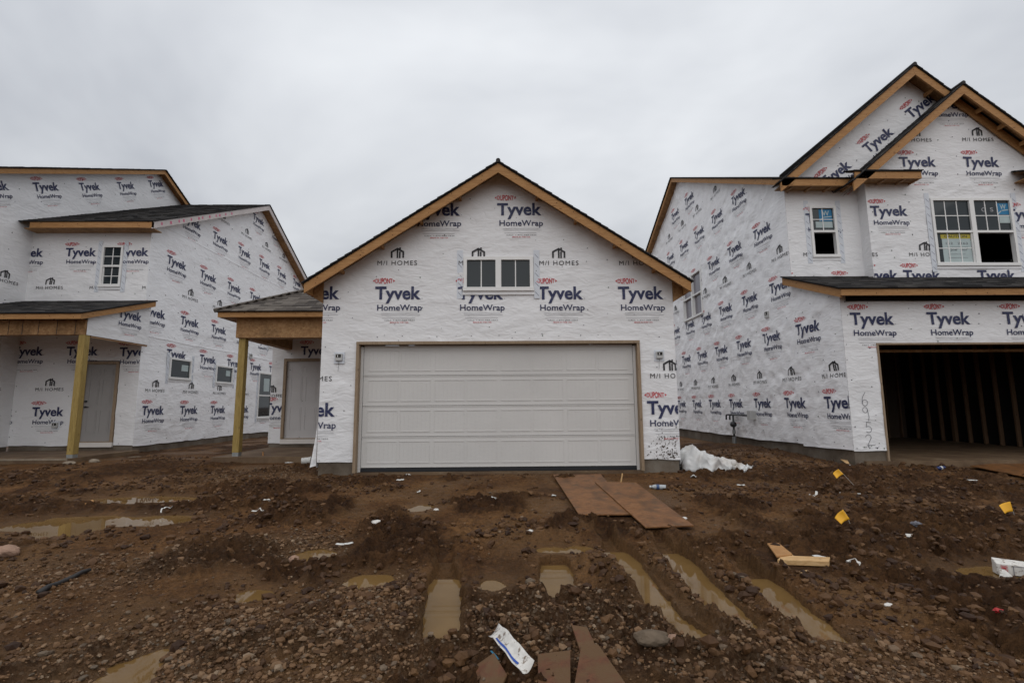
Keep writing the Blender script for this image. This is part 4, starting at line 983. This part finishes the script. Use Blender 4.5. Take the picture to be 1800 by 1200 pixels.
    # gable rakes, roofs, returns
    for (px_, pz), kk, yy, half, yb, sd in ((pk1, k1, 10.2, 3.26, 15.7, 60), (pk2, k2, 9.95, 2.64, 14.4, 70)):
        for sg in (-1, 1):
            e = (px_+sg*half, yy, pz-kk*half)
            board(h, (e[0], yy, e[2]-.025), (px_, yy, pz-.025), .215, .038, 'fascia_wood_x', 'rake_board')
            up = np.array([-sg, 0, kk])/math.hypot(1, kk); L = half*math.hypot(1, kk)
            lim = lambda t, e=e, kk=kk, yy=yy: min(yb-yy, max(.30, 17-(9.25-(e[2]+t*kk/math.hypot(1, kk)))/.48-yy)) if sd == 60 else .62
            if sg < 0: shingles(h, (e[0]-.03, yy-.02, e[2]-.02), (e[0]-.03, yb, e[2]-.02), up, L+.03, seed=sd+sg, hi=lim)
            else: shingles(h, (e[0]+.03, yb, e[2]-.02), (e[0]+.03, yy-.02, e[2]-.02), up, L+.03, seed=sd+sg, lo=(lambda t, l=lim: yb-yy-l(t)) if sd == 60 else None or (lambda t: 0))
            for k in range(1, 6):
                x = px_+sg*k*.45; z = pz-kk*abs(x-px_)-.06; yw = 10.55 if sd == 60 else 10.28
                mb = MB(); mb.box(x-.02, x+.02, yy+.04, yw-.01, z-.14, z-.05, 'fascia_wood_y'); mb.build('lookout', h)
        mb = MB(); mb.tube([(px_, yy-.03, pz+.012), (px_, yb, pz+.012)], .045, 'shingle', 8); mb.build('ridge_cap', h)
    def ret(x0, x1, y0, yw, z):
        board(h, (x0, y0, z), (x1, y0, z), .16, .038, 'fascia_wood_x', 'return_fascia')
        shingles(h, (x0-.02, y0-.02, z+.012), (x1+.02, y0-.02, z+.012), np.array([0, 1, .42])/math.hypot(1, .42), (yw-y0)*math.hypot(1, .42), seed=int(x0*10))
        mb = MB(); mb.box(x0+.02, x1-.02, y0+.04, yw, z-.13, z-.11, 'osb'); mb.build('return_soffit', h)
        x = x0+.25
        while x < x1: mb = MB(); mb.box(x, x+.04, y0+.042, yw-.01, z-.165, z-.132, 'stud_wood'); mb.build('lookout', h); x += .42
        if x1 < 9.5:
            board(h, (x1, y0+.04, z), (x1, yw, z), .16, .035, 'fascia_wood_y', 'return_fascia', side=(-1, 0, 0))
    ret(6.06, 7.62, 10.2, 10.55, 5.965); ret(7.50, 8.93, 9.95, 10.28, 6.01); ret(11.25, 12.70, 9.95, 10.28, 6.01)
    # main roof (ridge runs sideways) and its rake
    for sg in (-1, 1):
        hl = 6.8
        board(h, (6.05, yr+sg*hl, zr-.02-s*hl), (6.05, yr, zr-.02), .15, .038, 'fascia_wood_y', 'rake_board', side=(1, 0, 0))
        up = np.array([0, -sg, s])/math.hypot(1, s)
        shingles(h, (6.02, yr+sg*hl, zr-s*hl), (6.9 if sg < 0 else 16, yr+sg*hl, zr-s*hl), up, hl*math.hypot(1, s), seed=80+sg, hi=(lambda t: min(10, .35+t*.92)) if sg < 0 else None)
        mb = MB(); mb.prism([(6.09, yr+sg*hl, zr-.16-s*hl), (6.09, yr, zr-.16), (XS, yr, zr-.16), (XS, yr+sg*hl, zr-.16-s*hl)], (0, 0, .012), 'osb'); mb.build('soffit', h)
    mb = MB(); mb.box(XS+.05, 16, 23.3, 23.35, 0, 6.2, 'osb'); mb.build('back_wall', h); mb = MB(); mb.box(15.95, 16, 10.6, 23.3, 0, 6.2, 'osb'); mb.build('far_wall', h)
    mb = MB(); mb.box(12.3, 16, 10.6, 10.65, 0, 6.2, 'osb'); mb.build('far_wall', h)
    mb = MB(); mb.box(GX-.05, GX-.02, 9.1, 10.6, 0, 3.3, 'osb'); mb.build('far_wall', h)
    return h
def flat_print(h, pl, p, n, name, parent):
    me = p.bm(0); co = np.empty(len(me.vertices)*3); me.vertices.foreach_get('co', co); co = co.reshape(-1, 3)
    me.vertices.foreach_set('co', pl.map(co[:, 0], co[:, 1], co[:, 0]*0+n).reshape(-1))
    for k in p.mats: me.materials.append(MAT[k])
    return link(bpy.data.objects.new(name, me), parent)
def sticker(h, pl, u0, u1, v0, v1, letter):
    mb = MB(); pl.box(mb, u0, u1, v0, v1, -.0035, -.0018, 'sticker_blue'); o = mb.build('window_sticker', h)
    p = Print(); w_ = u1-u0; p.text(letter, u0+w_*.25, u0+w_*.8, v0+(v1-v0)*.48, (v1-v0)*.42, 'sticker_pale', .02)
    p.stroke([(u0+w_*.05, v0+.02), (u0+w_*.35, v0+.09), (u0+w_*.95, v0+.11)], .022, 'sticker_pale'); flat_print(h, pl, p, -.0012, 'sticker_letter', o)
right_house()

# ------------------------------------------------------------------ gravel, clods
def ico(n):
    b = bmesh.new(); bmesh.ops.create_icosphere(b, subdivisions=n, radius=1); b.verts.ensure_lookup_table()
    v = np.array([q.co[:] for q in b.verts]); f = np.array([[q.index for q in p.verts] for p in b.faces]); b.free(); return v, f
def rocks(name, X, Y, R, mat, sub, seed, sink=.25, flat=(.45, .8), smooth=False, jit=.22):
    rg = np.random.default_rng(seed); v, f = ico(sub); N = len(X); Z = height(X, Y)
    S = np.stack([R*rg.uniform(.85, 1.3, N), R*rg.uniform(.65, 1.0, N), R*rg.uniform(*flat, N)], -1)
    V = v[None]*(1+rg.uniform(-jit, jit, (N, len(v), 1)))*S[:, None]
    a = rg.uniform(0, 6.283, N); tx = rg.normal(0, .35, N); ca, sa, ct, st = np.cos(a), np.sin(a), np.cos(tx), np.sin(tx)
    y = V[..., 1]*ct[:, None]-V[..., 2]*st[:, None]; z = V[..., 1]*st[:, None]+V[..., 2]*ct[:, None]
    x = V[..., 0]*ca[:, None]-y*sa[:, None]; y = V[..., 0]*sa[:, None]+y*ca[:, None]
    P = np.stack([x+X[:, None], y+Y[:, None], z+(Z+S[:, 2]*(1-2*sink))[:, None]], -1).reshape(-1, 3)
    Fc = (f[None]+(np.arange(N)*len(v))[:, None, None]).reshape(-1, 3)
    me = bpy.data.meshes.new(name); me.vertices.add(len(P)); me.vertices.foreach_set('co', P.reshape(-1)); me.loops.add(len(Fc)*3); me.loops.foreach_set('vertex_index', Fc.reshape(-1).astype(np.int32))
    me.polygons.add(len(Fc)); me.polygons.foreach_set('loop_start', np.arange(0, len(Fc)*3, 3, dtype=np.int32)); me.materials.append(MAT[mat]); me.polygons.foreach_set('use_smooth', np.full(len(Fc), smooth)); me.update(calc_edges=True)
    return link(bpy.data.objects.new(name, me))
def dry(X, Y):
    ok = np.ones(len(X), bool)
    for r in RUTS: ok &= ~((seg_d(X, Y, r['p']) < r['w']+.035) & (Y > r['y0']-.05) & (Y < r['y1']+.3))
    for p in PUDS: ok &= pud_d(p, X, Y) > .03
    for a, b, c, d in ((-6.2, -3.1, 10.4, 13.2), (-12.6, -9.1, 10.6, 13), (-3.2, 3.0, 8.42, 20), (6.2, 12.4, 8.95, 30)): ok &= ~((X > a) & (X < b) & (Y > c) & (Y < d))
    for cx, cy, r in PADS[:-1]: ok &= np.hypot(X-cx, Y-cy) > r*.75
    return ok
def scatter():
    rg = np.random.default_rng(4)
    N = 190000; X = rg.uniform(-6.5, 6.5, N); Y = 2.2+(rg.random(N)**1.35)*7.2
    g = gravel(X, Y); k = (rg.random(N) < g*1.0+.012) & dry(X, Y); X, Y, g = X[k], Y[k], g[k]
    R = np.exp(rg.normal(math.log(.0074), .50, len(X)))*(1+.25*g); R = np.clip(R, .003, .026)
    big = R > .0165
    o = rocks('gravel', X[~big], Y[~big], R[~big], 'gravel_stone', 1, 1, jit=.28); tag(o, 'small crushed brown gravel strewn over the mud', 'gravel', kind='stuff')
    o = rocks('coarse_gravel', X[big], Y[big], R[big], 'gravel_stone', 1, 2, jit=.30); tag(o, 'coarser crushed stones lying among the gravel', 'gravel', kind='stuff')
    N = 110000; X = rg.uniform(-9, 9, N); Y = 2.2+rg.random(N)**1.2*9.5
    m = sst(.45, .7, vn(X*1.1+3, Y*1.3, 21)*.6+vn(X*2.3, Y*2.6, 22)*.4)+.35*np.exp(-((X-4.6)/1.8)**2)
    for r in RUTS: m = m+.5*np.exp(-((seg_d(X, Y, r['p'])-r['w']-.14)/.09)**2)
    k = (rg.random(N) < .40*m+.015) & dry(X, Y); X, Y = X[k], Y[k]
    R = np.clip(np.exp(rg.normal(math.log(.015), .60, len(X))), .005, .045)
    o = rocks('soil_clods', X, Y, R, 'clod', 1, 3, .32, (.5, .9), jit=.3); tag(o, 'dark wet clods of churned soil over the whole site', 'soil', kind='stuff')
scatter()

# ------------------------------------------------------------------ things lying about
def gp(px, py, dz=0):
    x, y = G2(px, py); return np.array([x, y, H(x, y)+dz])
def rock(px, py, r, label, mat='rock', sc=(1, .8, .5), seed=1, group=None):
    rg = np.random.default_rng(seed); v, f = ico(3); n = 1+.30*fbm(v[:, 0]*1.9+seed, v[:, 1]*1.9+v[:, 2], 3, seed); p = gp(px, py)
    V = v*n[:, None]*np.array(sc)*r+p+np.array([0, 0, r*sc[2]*.35]); mb = MB(); mb.add(V, f.tolist(), mat); return tag(mb.build('rock', smooth=False), label, 'rock', group)
rock(1148, 1147, .095, 'flat grey rock half sunk in the gravel beside the long water filled ruts', 'rock', (1.1, .75, .42), 3)
rock(10, 978, .10, 'pinkish rounded rock at the left edge of the mud', 'rock_pink', (1.2, .8, .55), 5)
rock(932, 1024, .035, 'small round grey stone beside the short wide rut puddle', 'rock', (1, .9, .8), 7)
rock(1185, 1141, .04, 'small orange brown stone beside the flat grey rock', 'rock_pink', (1.1, .8, .6), 8)
rock(517, 988, .045, 'small pale pink stone at the edge of a gravel patch left of the ruts', 'rock_pink', (1, .9, .8), 9)
rock(548, 1065, .032, 'small pale grey stone lying on smooth mud left of the first rut', 'rock', (1.1, .7, .6), 10)
rock(1564, 1064, .03, 'small white stone right of the last rut', 'paper_white', (1.2, .8, .5), 11)
rock(165, 813, .07, 'pale lump of mortar in front of the left porch post', 'mortar_light', (1.6, .9, .7), 12)
rock(122, 816, .075, 'broad pale lump of mortar under the left porch slab', 'mortar_light', (1.7, .8, .6), 13)
rock(236, 806, .07, 'low grey rubble lump near the left house corner', 'rock', (2.2, .9, .5), 14)

def sheet(name, pts, label, cat, mat='osb_wet', t=.012, lift=.03):
    c = []
    for px, py in pts: x, y = G2(px, py); c.append((x, y, float(base_z(x, y))+lift))
    mb = MB(); mb.prism(c, (0, 0, t), mat); return tag(mb.build(name), label, cat)
sheet('plywood_sheet', [(972, 837), (1056, 836), (1114, 908), (1018, 909)], 'wet reddish wood sheet on the mud nearest the garage door', 'plywood', lift=.020)
sheet('plywood_sheet', [(1046, 852), (1118, 853), (1220, 931), (1135, 934)], 'wet reddish wood sheet overlapping another, reaching towards the ruts', 'plywood', lift=.034)
sheet('plywood_sheet', [(1706, 823), (1775, 816), (1880, 828), (1880, 858), (1800, 842)], 'wet reddish wood sheet in front of the open dark garage', 'plywood', lift=.035)
def plank(pts, t, label, mat='scrap_wood', name='wood_scrap', lift=0., h0=None):
    c = []
    for px, py in pts: x, y = G2(px, py); c.append(np.array((x, y, (H(x, y) if h0 is None else 0))))
    z = (max(p[2] for p in c) if h0 is None else h0)+lift
    for p in c: p[2] = z
    mb = MB(); mb.prism(c, (0, 0, t), mat); return tag(mb.build(name, bevel=min(.003, t*.2)), label, 'wood')
plank([(1367, 994), (1375, 985), (1460, 989), (1458, 998)], .042, 'pale sawn timber offcut lying crosswise on the mud', lift=-.012)
plank([(1349, 962), (1370, 962), (1394, 985), (1366, 990)], .016, 'brown flat board end behind the pale timber offcut', 'fascia_wood_x', lift=-.008)
plank([(1374, 973), (1390, 973), (1397, 982), (1381, 983)], .015, 'small square wood chip beside the brown flat board end', lift=-.004)
plank([(1405, 1007), (1421, 1005), (1424, 1009), (1408, 1011)], .01, 'tiny yellowish wood chip in front of the pale timber offcut')
plank([(1554, 1017), (1559, 1017), (1562, 1053), (1556, 1053)], .012, 'thin dark red stick lying right of the last rut', 'rotten_board')
plank([(145, 890), (163, 884), (165, 887), (149, 893)], .02, 'orange brown wood chip beside the large left puddle', 'fascia_wood_x')
plank([(1478, 816), (1489, 815), (1494, 824), (1490, 825)], .01, 'pale splinter near the right house foundation corner')
plank([(1505, 818), (1530, 817), (1530, 818.5), (1505, 819.5)], .012, 'long thin splinter below the right house foundation corner')
def stake(px, py, h, label, lean=(0, 0), mat='scrap_wood', r=.009):
    p = gp(px, py, -.03); mb = MB(); q = p+np.array([lean[0], lean[1], h]); a = r
    mb.hexa([p+(-a, -a, 0), p+(a, -a, 0), p+(a, a, 0), p+(-a, a, 0), q+(-a, -a, 0), q+(a, -a, 0), q+(a, a, 0), q+(-a, a, 0)], mat); return tag(mb.build('stake'), label, 'stake')
stake(1090, 851, .19, 'short wooden stake beside the wood sheets', (.04, 0)); stake(463, 811, .22, 'thin brown stake in front of the middle porch slab', (-.02, 0), 'fascia_wood_x')

def broken():
    z = float(base_z(.4, 2.8))
    for pts, l, nm, m in (([(1005, 1124), (1033, 1124), (1050, 1152), (1020, 1155)], .075, 'torn end of a brown red board standing proud of the mud', 'rotten_board'),
                       ([(1022, 1150), (1052, 1148), (1100, 1212), (1010, 1214)], .05, 'broad brown red board half sunk at the bottom edge', 'rotten_board'),
                       ([(945, 1165), (1003, 1158), (1003, 1212), (946, 1212)], .045, 'mud smeared board left of the brown red boards', 'rotten_board'),
                       ([(838, 1186), (868, 1180), (892, 1198), (880, 1222), (834, 1222)], .055, 'cracked dark red board piece under the torn white sack', 'rotten_board'),
                       ([(886, 1134), (899, 1137), (908, 1150), (900, 1158), (890, 1154)], .045, 'small dark red flake beside the torn white sack', 'rotten_board')):
        c = [G2(*p) for p in pts]; n = len(c); zz = [max(float(base_z(*q)), H(*q)-.02)+.012+l*(.5 if k < 2 else .15) for k, q in enumerate(c)]
        mb = MB(); mb.prism([(c[k][0], c[k][1], zz[k]) for k in range(n)], (0, 0, .014), m); tag(mb.build('broken_board', bevel=.002), nm, 'board')
broken()
def sack():
    ctr = [(868, 1136), (878, 1150), (892, 1170), (908, 1188), (930, 1206)]; e = empty('torn_sack', tuple(gp(895, 1170)), 'torn white plastic sack strip with blue stripe at the bottom edge', 'sack')
    C = np.array([G2(*p) for p in ctr]); t = np.linspace(0, 1, 14); cx = np.interp(t, np.linspace(0, 1, 5), C[:, 0]); cy = np.interp(t, np.linspace(0, 1, 5), C[:, 1])
    us = np.linspace(-1, 1, 7); P = np.zeros((14, 7, 3))
    for i in range(14):
        zb = float(base_z(cx[i], cy[i]))+.075+.025*math.sin(i*.25)
        for j, u in enumerate(us): P[i, j] = (cx[i]+u*.030, cy[i]+u*.022, zb+.018*u*u+.004*math.sin(i*1.3+u*2)+u*.022)
    o = grid_mesh('sack_sheet', P, ['paper_white'], e); m = o.modifiers.new('thick', 'SOLIDIFY'); m.thickness = .002
    Q = P[3:12, 1:3].copy(); Q[..., 2] += .005; Q[..., 1] -= .002; o = grid_mesh('blue_stripe', Q, ['blue_print'], e)
    Q = P[5:9, 0:2].copy(); Q[..., 0] -= .045; Q[..., 2] -= .028; grid_mesh('teal_corner', Q, ['teal_print'], e)
sack()

def flag(corners, base, label):
    b = gp(*base, -.05); y = b[1]; C = [onY(*c, y-.02*i) for i, c in enumerate(corners)]
    e = empty('marker_flag', tuple(b), label, 'flag', 'yellow marker flags')
    U, V = np.meshgrid(np.linspace(0, 1, 7), np.linspace(0, 1, 7)); C = [np.array(q) for q in C]
    P = ((1-U)*(1-V))[..., None]*C[0]+(U*(1-V))[..., None]*C[1]+(U*V)[..., None]*C[2]+((1-U)*V)[..., None]*C[3]; P[..., 1] += .018*np.sin(U*3.1)
    o = grid_mesh('flag_cloth', P, ['flag_yellow'], e); m = o.modifiers.new('thick', 'SOLIDIFY'); m.thickness = .0015
    mb = MB(); tip = C[1]*.5+C[2]*.5; mb.tube([b, tip+np.array([0, .004, 0]), C[1]*.9+C[2]*.1+np.array([0, .004, 0])], .0022, 'wire', 6); mb.build('wire_stake', e)
flag([(1464, 832), (1474, 824), (1483, 833), (1471, 841)], (1508, 861), 'yellow marker flag on a leaning wire nearest the right house foundation')
flag([(1467, 910), (1482, 895), (1494, 912), (1479, 921)], (1499, 934), 'yellow marker flag low on the mud above the timber offcut')
flag([(1756, 888), (1776, 881), (1781, 898), (1767, 903)], (1786, 912), 'yellow marker flag at the right edge above the white box')

def strip(px, py, L, wd, ang, label, mat='plastic_white', bend=.3, name='litter_strip', cat='litter', curl=0):
    p = gp(px, py, .012); n = 10; P = np.zeros((n, 2, 3)); a = math.radians(ang)
    for i in range(n):
        t = i/(n-1)-.5; b = a+bend*t*2+curl*t
        if i == 0: q = p.copy()
        else: q = q+np.array([math.cos(b), math.sin(b), 0])*L/(n-1)
        w_ = np.array([-math.sin(b), math.cos(b), .25])*wd/2*(1-.5*abs(t)); P[i, 0] = q-w_; P[i, 1] = q+w_; P[i, :, 2] = max(P[i, 0, 2], H(q[0], q[1])+.01)+.008*abs(t)+np.array([0, .25*wd])
    P -= np.array([P[n//2, 0, 0]-p[0], P[n//2, 0, 1]-p[1], 0]); loc = P.reshape(-1, 3).mean(0); o = grid_mesh(name, P-loc, [mat], None); o.location = loc
    m = o.modifiers.new('thick', 'SOLIDIFY'); m.thickness = .002; return tag(o, label, cat)
def crumple(px, py, r, label, mat='paper_white', sc=(1.2, .8, .55), seed=1):
    rg = np.random.default_rng(seed); v, f = ico(2); v = v*(1+rg.uniform(-.42, .3, (len(v), 1)))*np.array(sc)*r+gp(px, py, r*sc[2]*.45); mb = MB(); mb.add(v, f.tolist(), mat); return tag(mb.build('litter_scrap'), label, 'litter')
strip(704, 847, .12, .05, 5, 'short white plastic strip in front of the garage door'); crumple(717, 837, .035, 'small white scrap just below the garage door seal', seed=2)
strip(738, 868, .13, .025, 80, 'white stick pointing at the tiny puddle before the garage', bend=.1); crumple(767, 899, .03, 'small white scrap on the right rim of the tiny puddle', seed=3)
crumple(863, 878, .055, 'crumpled white plastic scrap below the garage door middle', 'plastic_white', seed=4); strip(978, 873, .13, .035, 70, 'curved white plastic strip left of the wood sheets', curl=2.5)
crumple(660, 928, .06, 'folded white paper scrap left of the first rut', seed=5, sc=(1.3, .7, .35)); crumple(931, 941, .035, 'white crumb of plastic between the two short ruts', seed=6)
strip(607, 962, .16, .03, 12, 'thin white strip lying near a small brown puddle', curl=.6); strip(1433, 873, .26, .035, 10, 'bent white strip left of the first yellow flag', curl=1.0)
strip(1497, 872, .24, .022, -25, 'straight white strip below the first yellow flag', bend=.05); strip(1707, 857, .22, .03, 25, 'curled white strap on the mud before the open garage', curl=-4.5)
strip(1223, 842, .13, .04, -15, 'short white strip below the plastic sheeting', bend=.2); strip(1305, 858, .12, .035, 5, 'short white strip right of the clear bottle', bend=.1)
crumple(1600, 953, .045, 'pinkish white torn scrap above the red stick', seed=8); crumple(1550, 911, .028, 'small red scrap right of the lower yellow flag', 'red_scrap', seed=9); crumple(1757, 1093, .026, 'small red scrap at the lower right of the mud', 'red_scrap', seed=10)
crumple(1436, 1085, .028, 'white crumb on the bank of the last rut', seed=11); crumple(1476, 983, .0, 'x', seed=1) if False else None
crumple(1442, 983, .05, 'flat white scrap behind the end of the timber offcut', 'plastic_white', (1.3, .8, .2), 12); crumple(1505, 998, .06, 'grey white folded scrap right of the timber offcut', seed=13, sc=(1.2, .6, .7))
crumple(468, 886, .04, 'white scrap on the mud right of the upper left puddle', seed=14); strip(453, 903, .14, .03, 4, 'small white strip below a white scrap right of the left puddles'); strip(291, 897, .17, .018, 75, 'white curl standing in the large left puddle', curl=-3)
crumple(507, 814, .06, 'flat white scrap in front of the middle porch slab', 'plastic_white', (1.4, .8, .25), 15); crumple(1490, 829, .05, 'small white scrap beside the first yellow flag', seed=16, sc=(1.4, .7, .3))
crumple(1203, 911, .03, 'tiny white crumb below the overlapping wood sheet', seed=17); crumple(1612, 937, .05, 'dark and white torn scrap on the churned soil', 'pen_grey', seed=18)

def cup():
    p = gp(538, 816, .0); e = empty('plastic_tub', tuple(p), 'white plastic tub on its side beside the loose wrap flap', 'tub'); mb = MB(); a = p+np.array([-.085, -.02, .075]); b = p+np.array([.085, .02, .075]); mb.tube([a, b], .062, 'plastic_white', 16, .075); mb.build('tub_body', e)
    mb = MB(); mb.tube([b-np.array([.012, 0, 0]), b+np.array([.004, .001, 0])], .082, 'plastic_white', 16); mb.build('rim', e)
cup()
def bottle():
    p = gp(1158, 860, .035); e = empty('plastic_bottle', tuple(p), 'clear crushed plastic bottle lying right of the wood sheets', 'bottle'); d = np.array([.95, -.3, 0]); d /= np.linalg.norm(d)
    pt = lambda t: p+d*t
    mb = MB(); mb.tube([pt(-.05), pt(-.045), pt(.0), pt(.03), pt(.06), pt(.10)], .034, 'bottle_plastic', 10); mb.build('bottle_body', e, True); mb = MB(); mb.tube([pt(-.105), pt(-.08), pt(-.051)], .014, 'bottle_plastic', 10, .033); mb.build('bottle_neck', e, True)
    mb = MB(); mb.tube([pt(-.125), pt(-.106)], .016, 'plastic_white', 10); mb.build('cap', e); mb = MB(); mb.tube([pt(-.03), pt(.012)], .0355, 'bottle_label', 10); mb.build('label_band', e, True)
bottle()
def can():
    p = gp(1654, 826, .03); e = empty('drink_can', tuple(p), 'crushed blue drink can in front of the open garage', 'can'); a = np.array([.95, .2, .05]); pts = [p+a*t for t in (-.075, -.068, -.03, .0, .03, .068, .075)]
    mb = MB(); mb.tube(pts, .034, 'can_blue', 12); mb.build('can_body', e, True); mb = MB(); mb.tube([p+a*.076, p+a*.082], .028, 'steel', 12); mb.build('can_end', e); mb = MB(); mb.tube([p+a*-.02, p+a*.02], .0348, 'plastic_white', 12); mb.build('white_band', e, True)
can()
def box():
    c = [onG(*p) for p in ((1753, 1006), (1835, 1014))]; a, b = c[0], c[1]; z = float(base_z(a[0], a[1]))-.02; d = (b-a); d[2] = 0; L = .46; d = d/np.linalg.norm(d); n = np.array([-d[1], d[0], 0])
    e = empty('carton', (a[0], a[1], z), 'long white carton with red lettering lying in a puddle at the right edge', 'carton'); P0 = np.array([a[0]+.02, a[1]+.02, z]); h = .085; w_ = .07
    top = [P0+n*.0+(0, 0, h), P0+d*L+(0, 0, h*.75), P0+d*L+n*w_+(0, 0, h*.95), P0+n*w_+(0, 0, h*1.35)]; bot = [P0, P0+d*L, P0+d*L+n*w_, P0+n*w_]
    mb = MB(); mb.hexa(bot+top, 'paper_white'); mb.build('carton_body', e, bevel=.003)
    def face(u, v): return P0+d*u*L+(0, 0, .0)+n*(-.0045)+np.array([0, 0, v*(h*(1-.25*u))])
    p = Print(); vs, fs = text_tris('USG-MX', .01); vs = vs-vs.min(0); vs = vs/vs.max(0); V = [face(.15-q[1]*.10, .08+q[0]*.84) for q in vs]; mb = MB(); mb.add(V, fs, 'print_red'); mb.build('red_lettering', e, recalc=False)
    for u in (.22, .225): pass
    mb = MB(); mb.add([face(.22, .05), face(.23, .05), face(.23, .95), face(.22, .95)], [[0, 1, 2, 3]], 'pen_grey'); mb.add([face(.23, .88), face(.98, .88), face(.98, .93), face(.23, .93)], [[0, 1, 2, 3]], 'pen_grey'); mb.build('printed_border', e, recalc=False)
    q = gp(1768, 1010, .02); mb = MB(); mb.add([q+(-.05, 0, 0), q+(.05, -.01, 0), q+(.03, .03, .04), q+(-.01, .035, .045)], [[0, 1, 2, 3]], 'paper_white'); o = mb.build('carton_flap', e); o.modifiers.new('t', 'SOLIDIFY').thickness = .003
box()
def hose():
    mb = MB(); pts = [gp(*p, .015) for p in ((67, 1049), (84, 1041), (100, 1032), (113, 1027), (127, 1022), (142, 1017), (157, 1011))]; mb.tube(pts, .022, 'black_hose', 8, .016); tag(mb.build('hose', smooth=True), 'short black hose end half buried in the left gravel', 'hose')
    mb = MB(); pts = [gp(*p, .02) for p in ((449, 812), (458, 808), (470, 808), (480, 806), (488, 809))]; mb.tube(pts, .03, 'black_hose', 7, .02); tag(mb.build('hose', smooth=True), 'dark coil end lying below the middle porch slab', 'hose')
hose()
def plastic_heap():
    n, m = 56, 34; U, V = np.meshgrid(np.linspace(0, 1, n), np.linspace(0, math.pi, m)); x0, x1 = 3.02, 4.22; yc = 8.78
    prof = np.interp(U, [0, .04, .16, .3, .45, .62, .75, .88, 1], [.12, .34, .44, .37, .31, .25, .17, .13, .015])
    fold = np.abs(fbm(U*4+V*.8, V*1.1-U*2, 2, 6)); r = prof*(.72+.10*fbm(U*3, V*.9, 2, 5)+.22*(1-np.abs(2*vn(U*5+V*.9, V*1.3-U*2, 6)-1))**1.5+.08*(1-np.abs(2*vn(U*11+V*2, V*2.1-U*4, 4)-1))**2)
    X = x0+U*(x1-x0)+.05*fbm(U*6, V*2, 2, 9); Yp = yc-.12*U+np.cos(V)*r*(.75)+.03*fbm(U*8, V*4, 2, 3); Zp = np.sin(V)**.8*r
    Zp = Zp+height(X, Yp)*1.0-.01; o = grid_mesh('plastic_sheeting', np.stack([X, Yp, Zp], -1)-np.array([3.5, 8.8, 0]), ['sheet_plastic'], None); o.location = (3.5, 8.8, 0); o.modifiers.new('t', 'SOLIDIFY').thickness = .002
    tag(o, 'crumpled heap of white plastic sheeting at the right corner of the garage', 'sheeting')
plastic_heap()
def gas():
    x = 6.3-.16; y = 13.45; g = H(x, y); e = empty('gas_riser', (x, y, g), 'black gas riser pipe with meter arm against the right house side wall', 'gas pipe')
    mb = MB(); mb.tube([(x, y, g-.1), (x, y, .80)], .026, 'pipe_black', 10); mb.build('riser', e, True)
    mb = MB(); mb.tube([(x, y, .30), (x, y, .40)], .042, 'steel', 10); mb.build('coupling', e); mb = MB(); mb.tube([(x, y, g), (x, y, .22)], .05, 'steel', 10); mb.build('sleeve', e)
    mb = MB(); mb.tube([(x, y, .80), (x, 12.55, .80)], .024, 'pipe_black', 10); mb.build('arm', e, True); mb = MB(); mb.box(x-.04, x+.15, 12.42, 12.58, .70, .92, 'box_grey'); mb.build('wall_flange', e)
    mb = MB(); mb.tube([(x-.035, y-.10, .55), (x-.03, y-.02, .55)], .075, 'pipe_black', 12); mb.tube([(x-.02, y-.06, .62), (x-.02, y-.06, .50)], .035, 'steel', 8); mb.build('regulator', e, True)
    for k in (.2, .42):
        mb = MB(); mb.tube([(x, y+.0, .80), (x, y+k-.08, .80), (x, y+k-.02, .79), (x, y+k, .74), (x, y+k, .66)], .022, 'pipe_black', 8); mb.build('elbow', e, True)
gas()
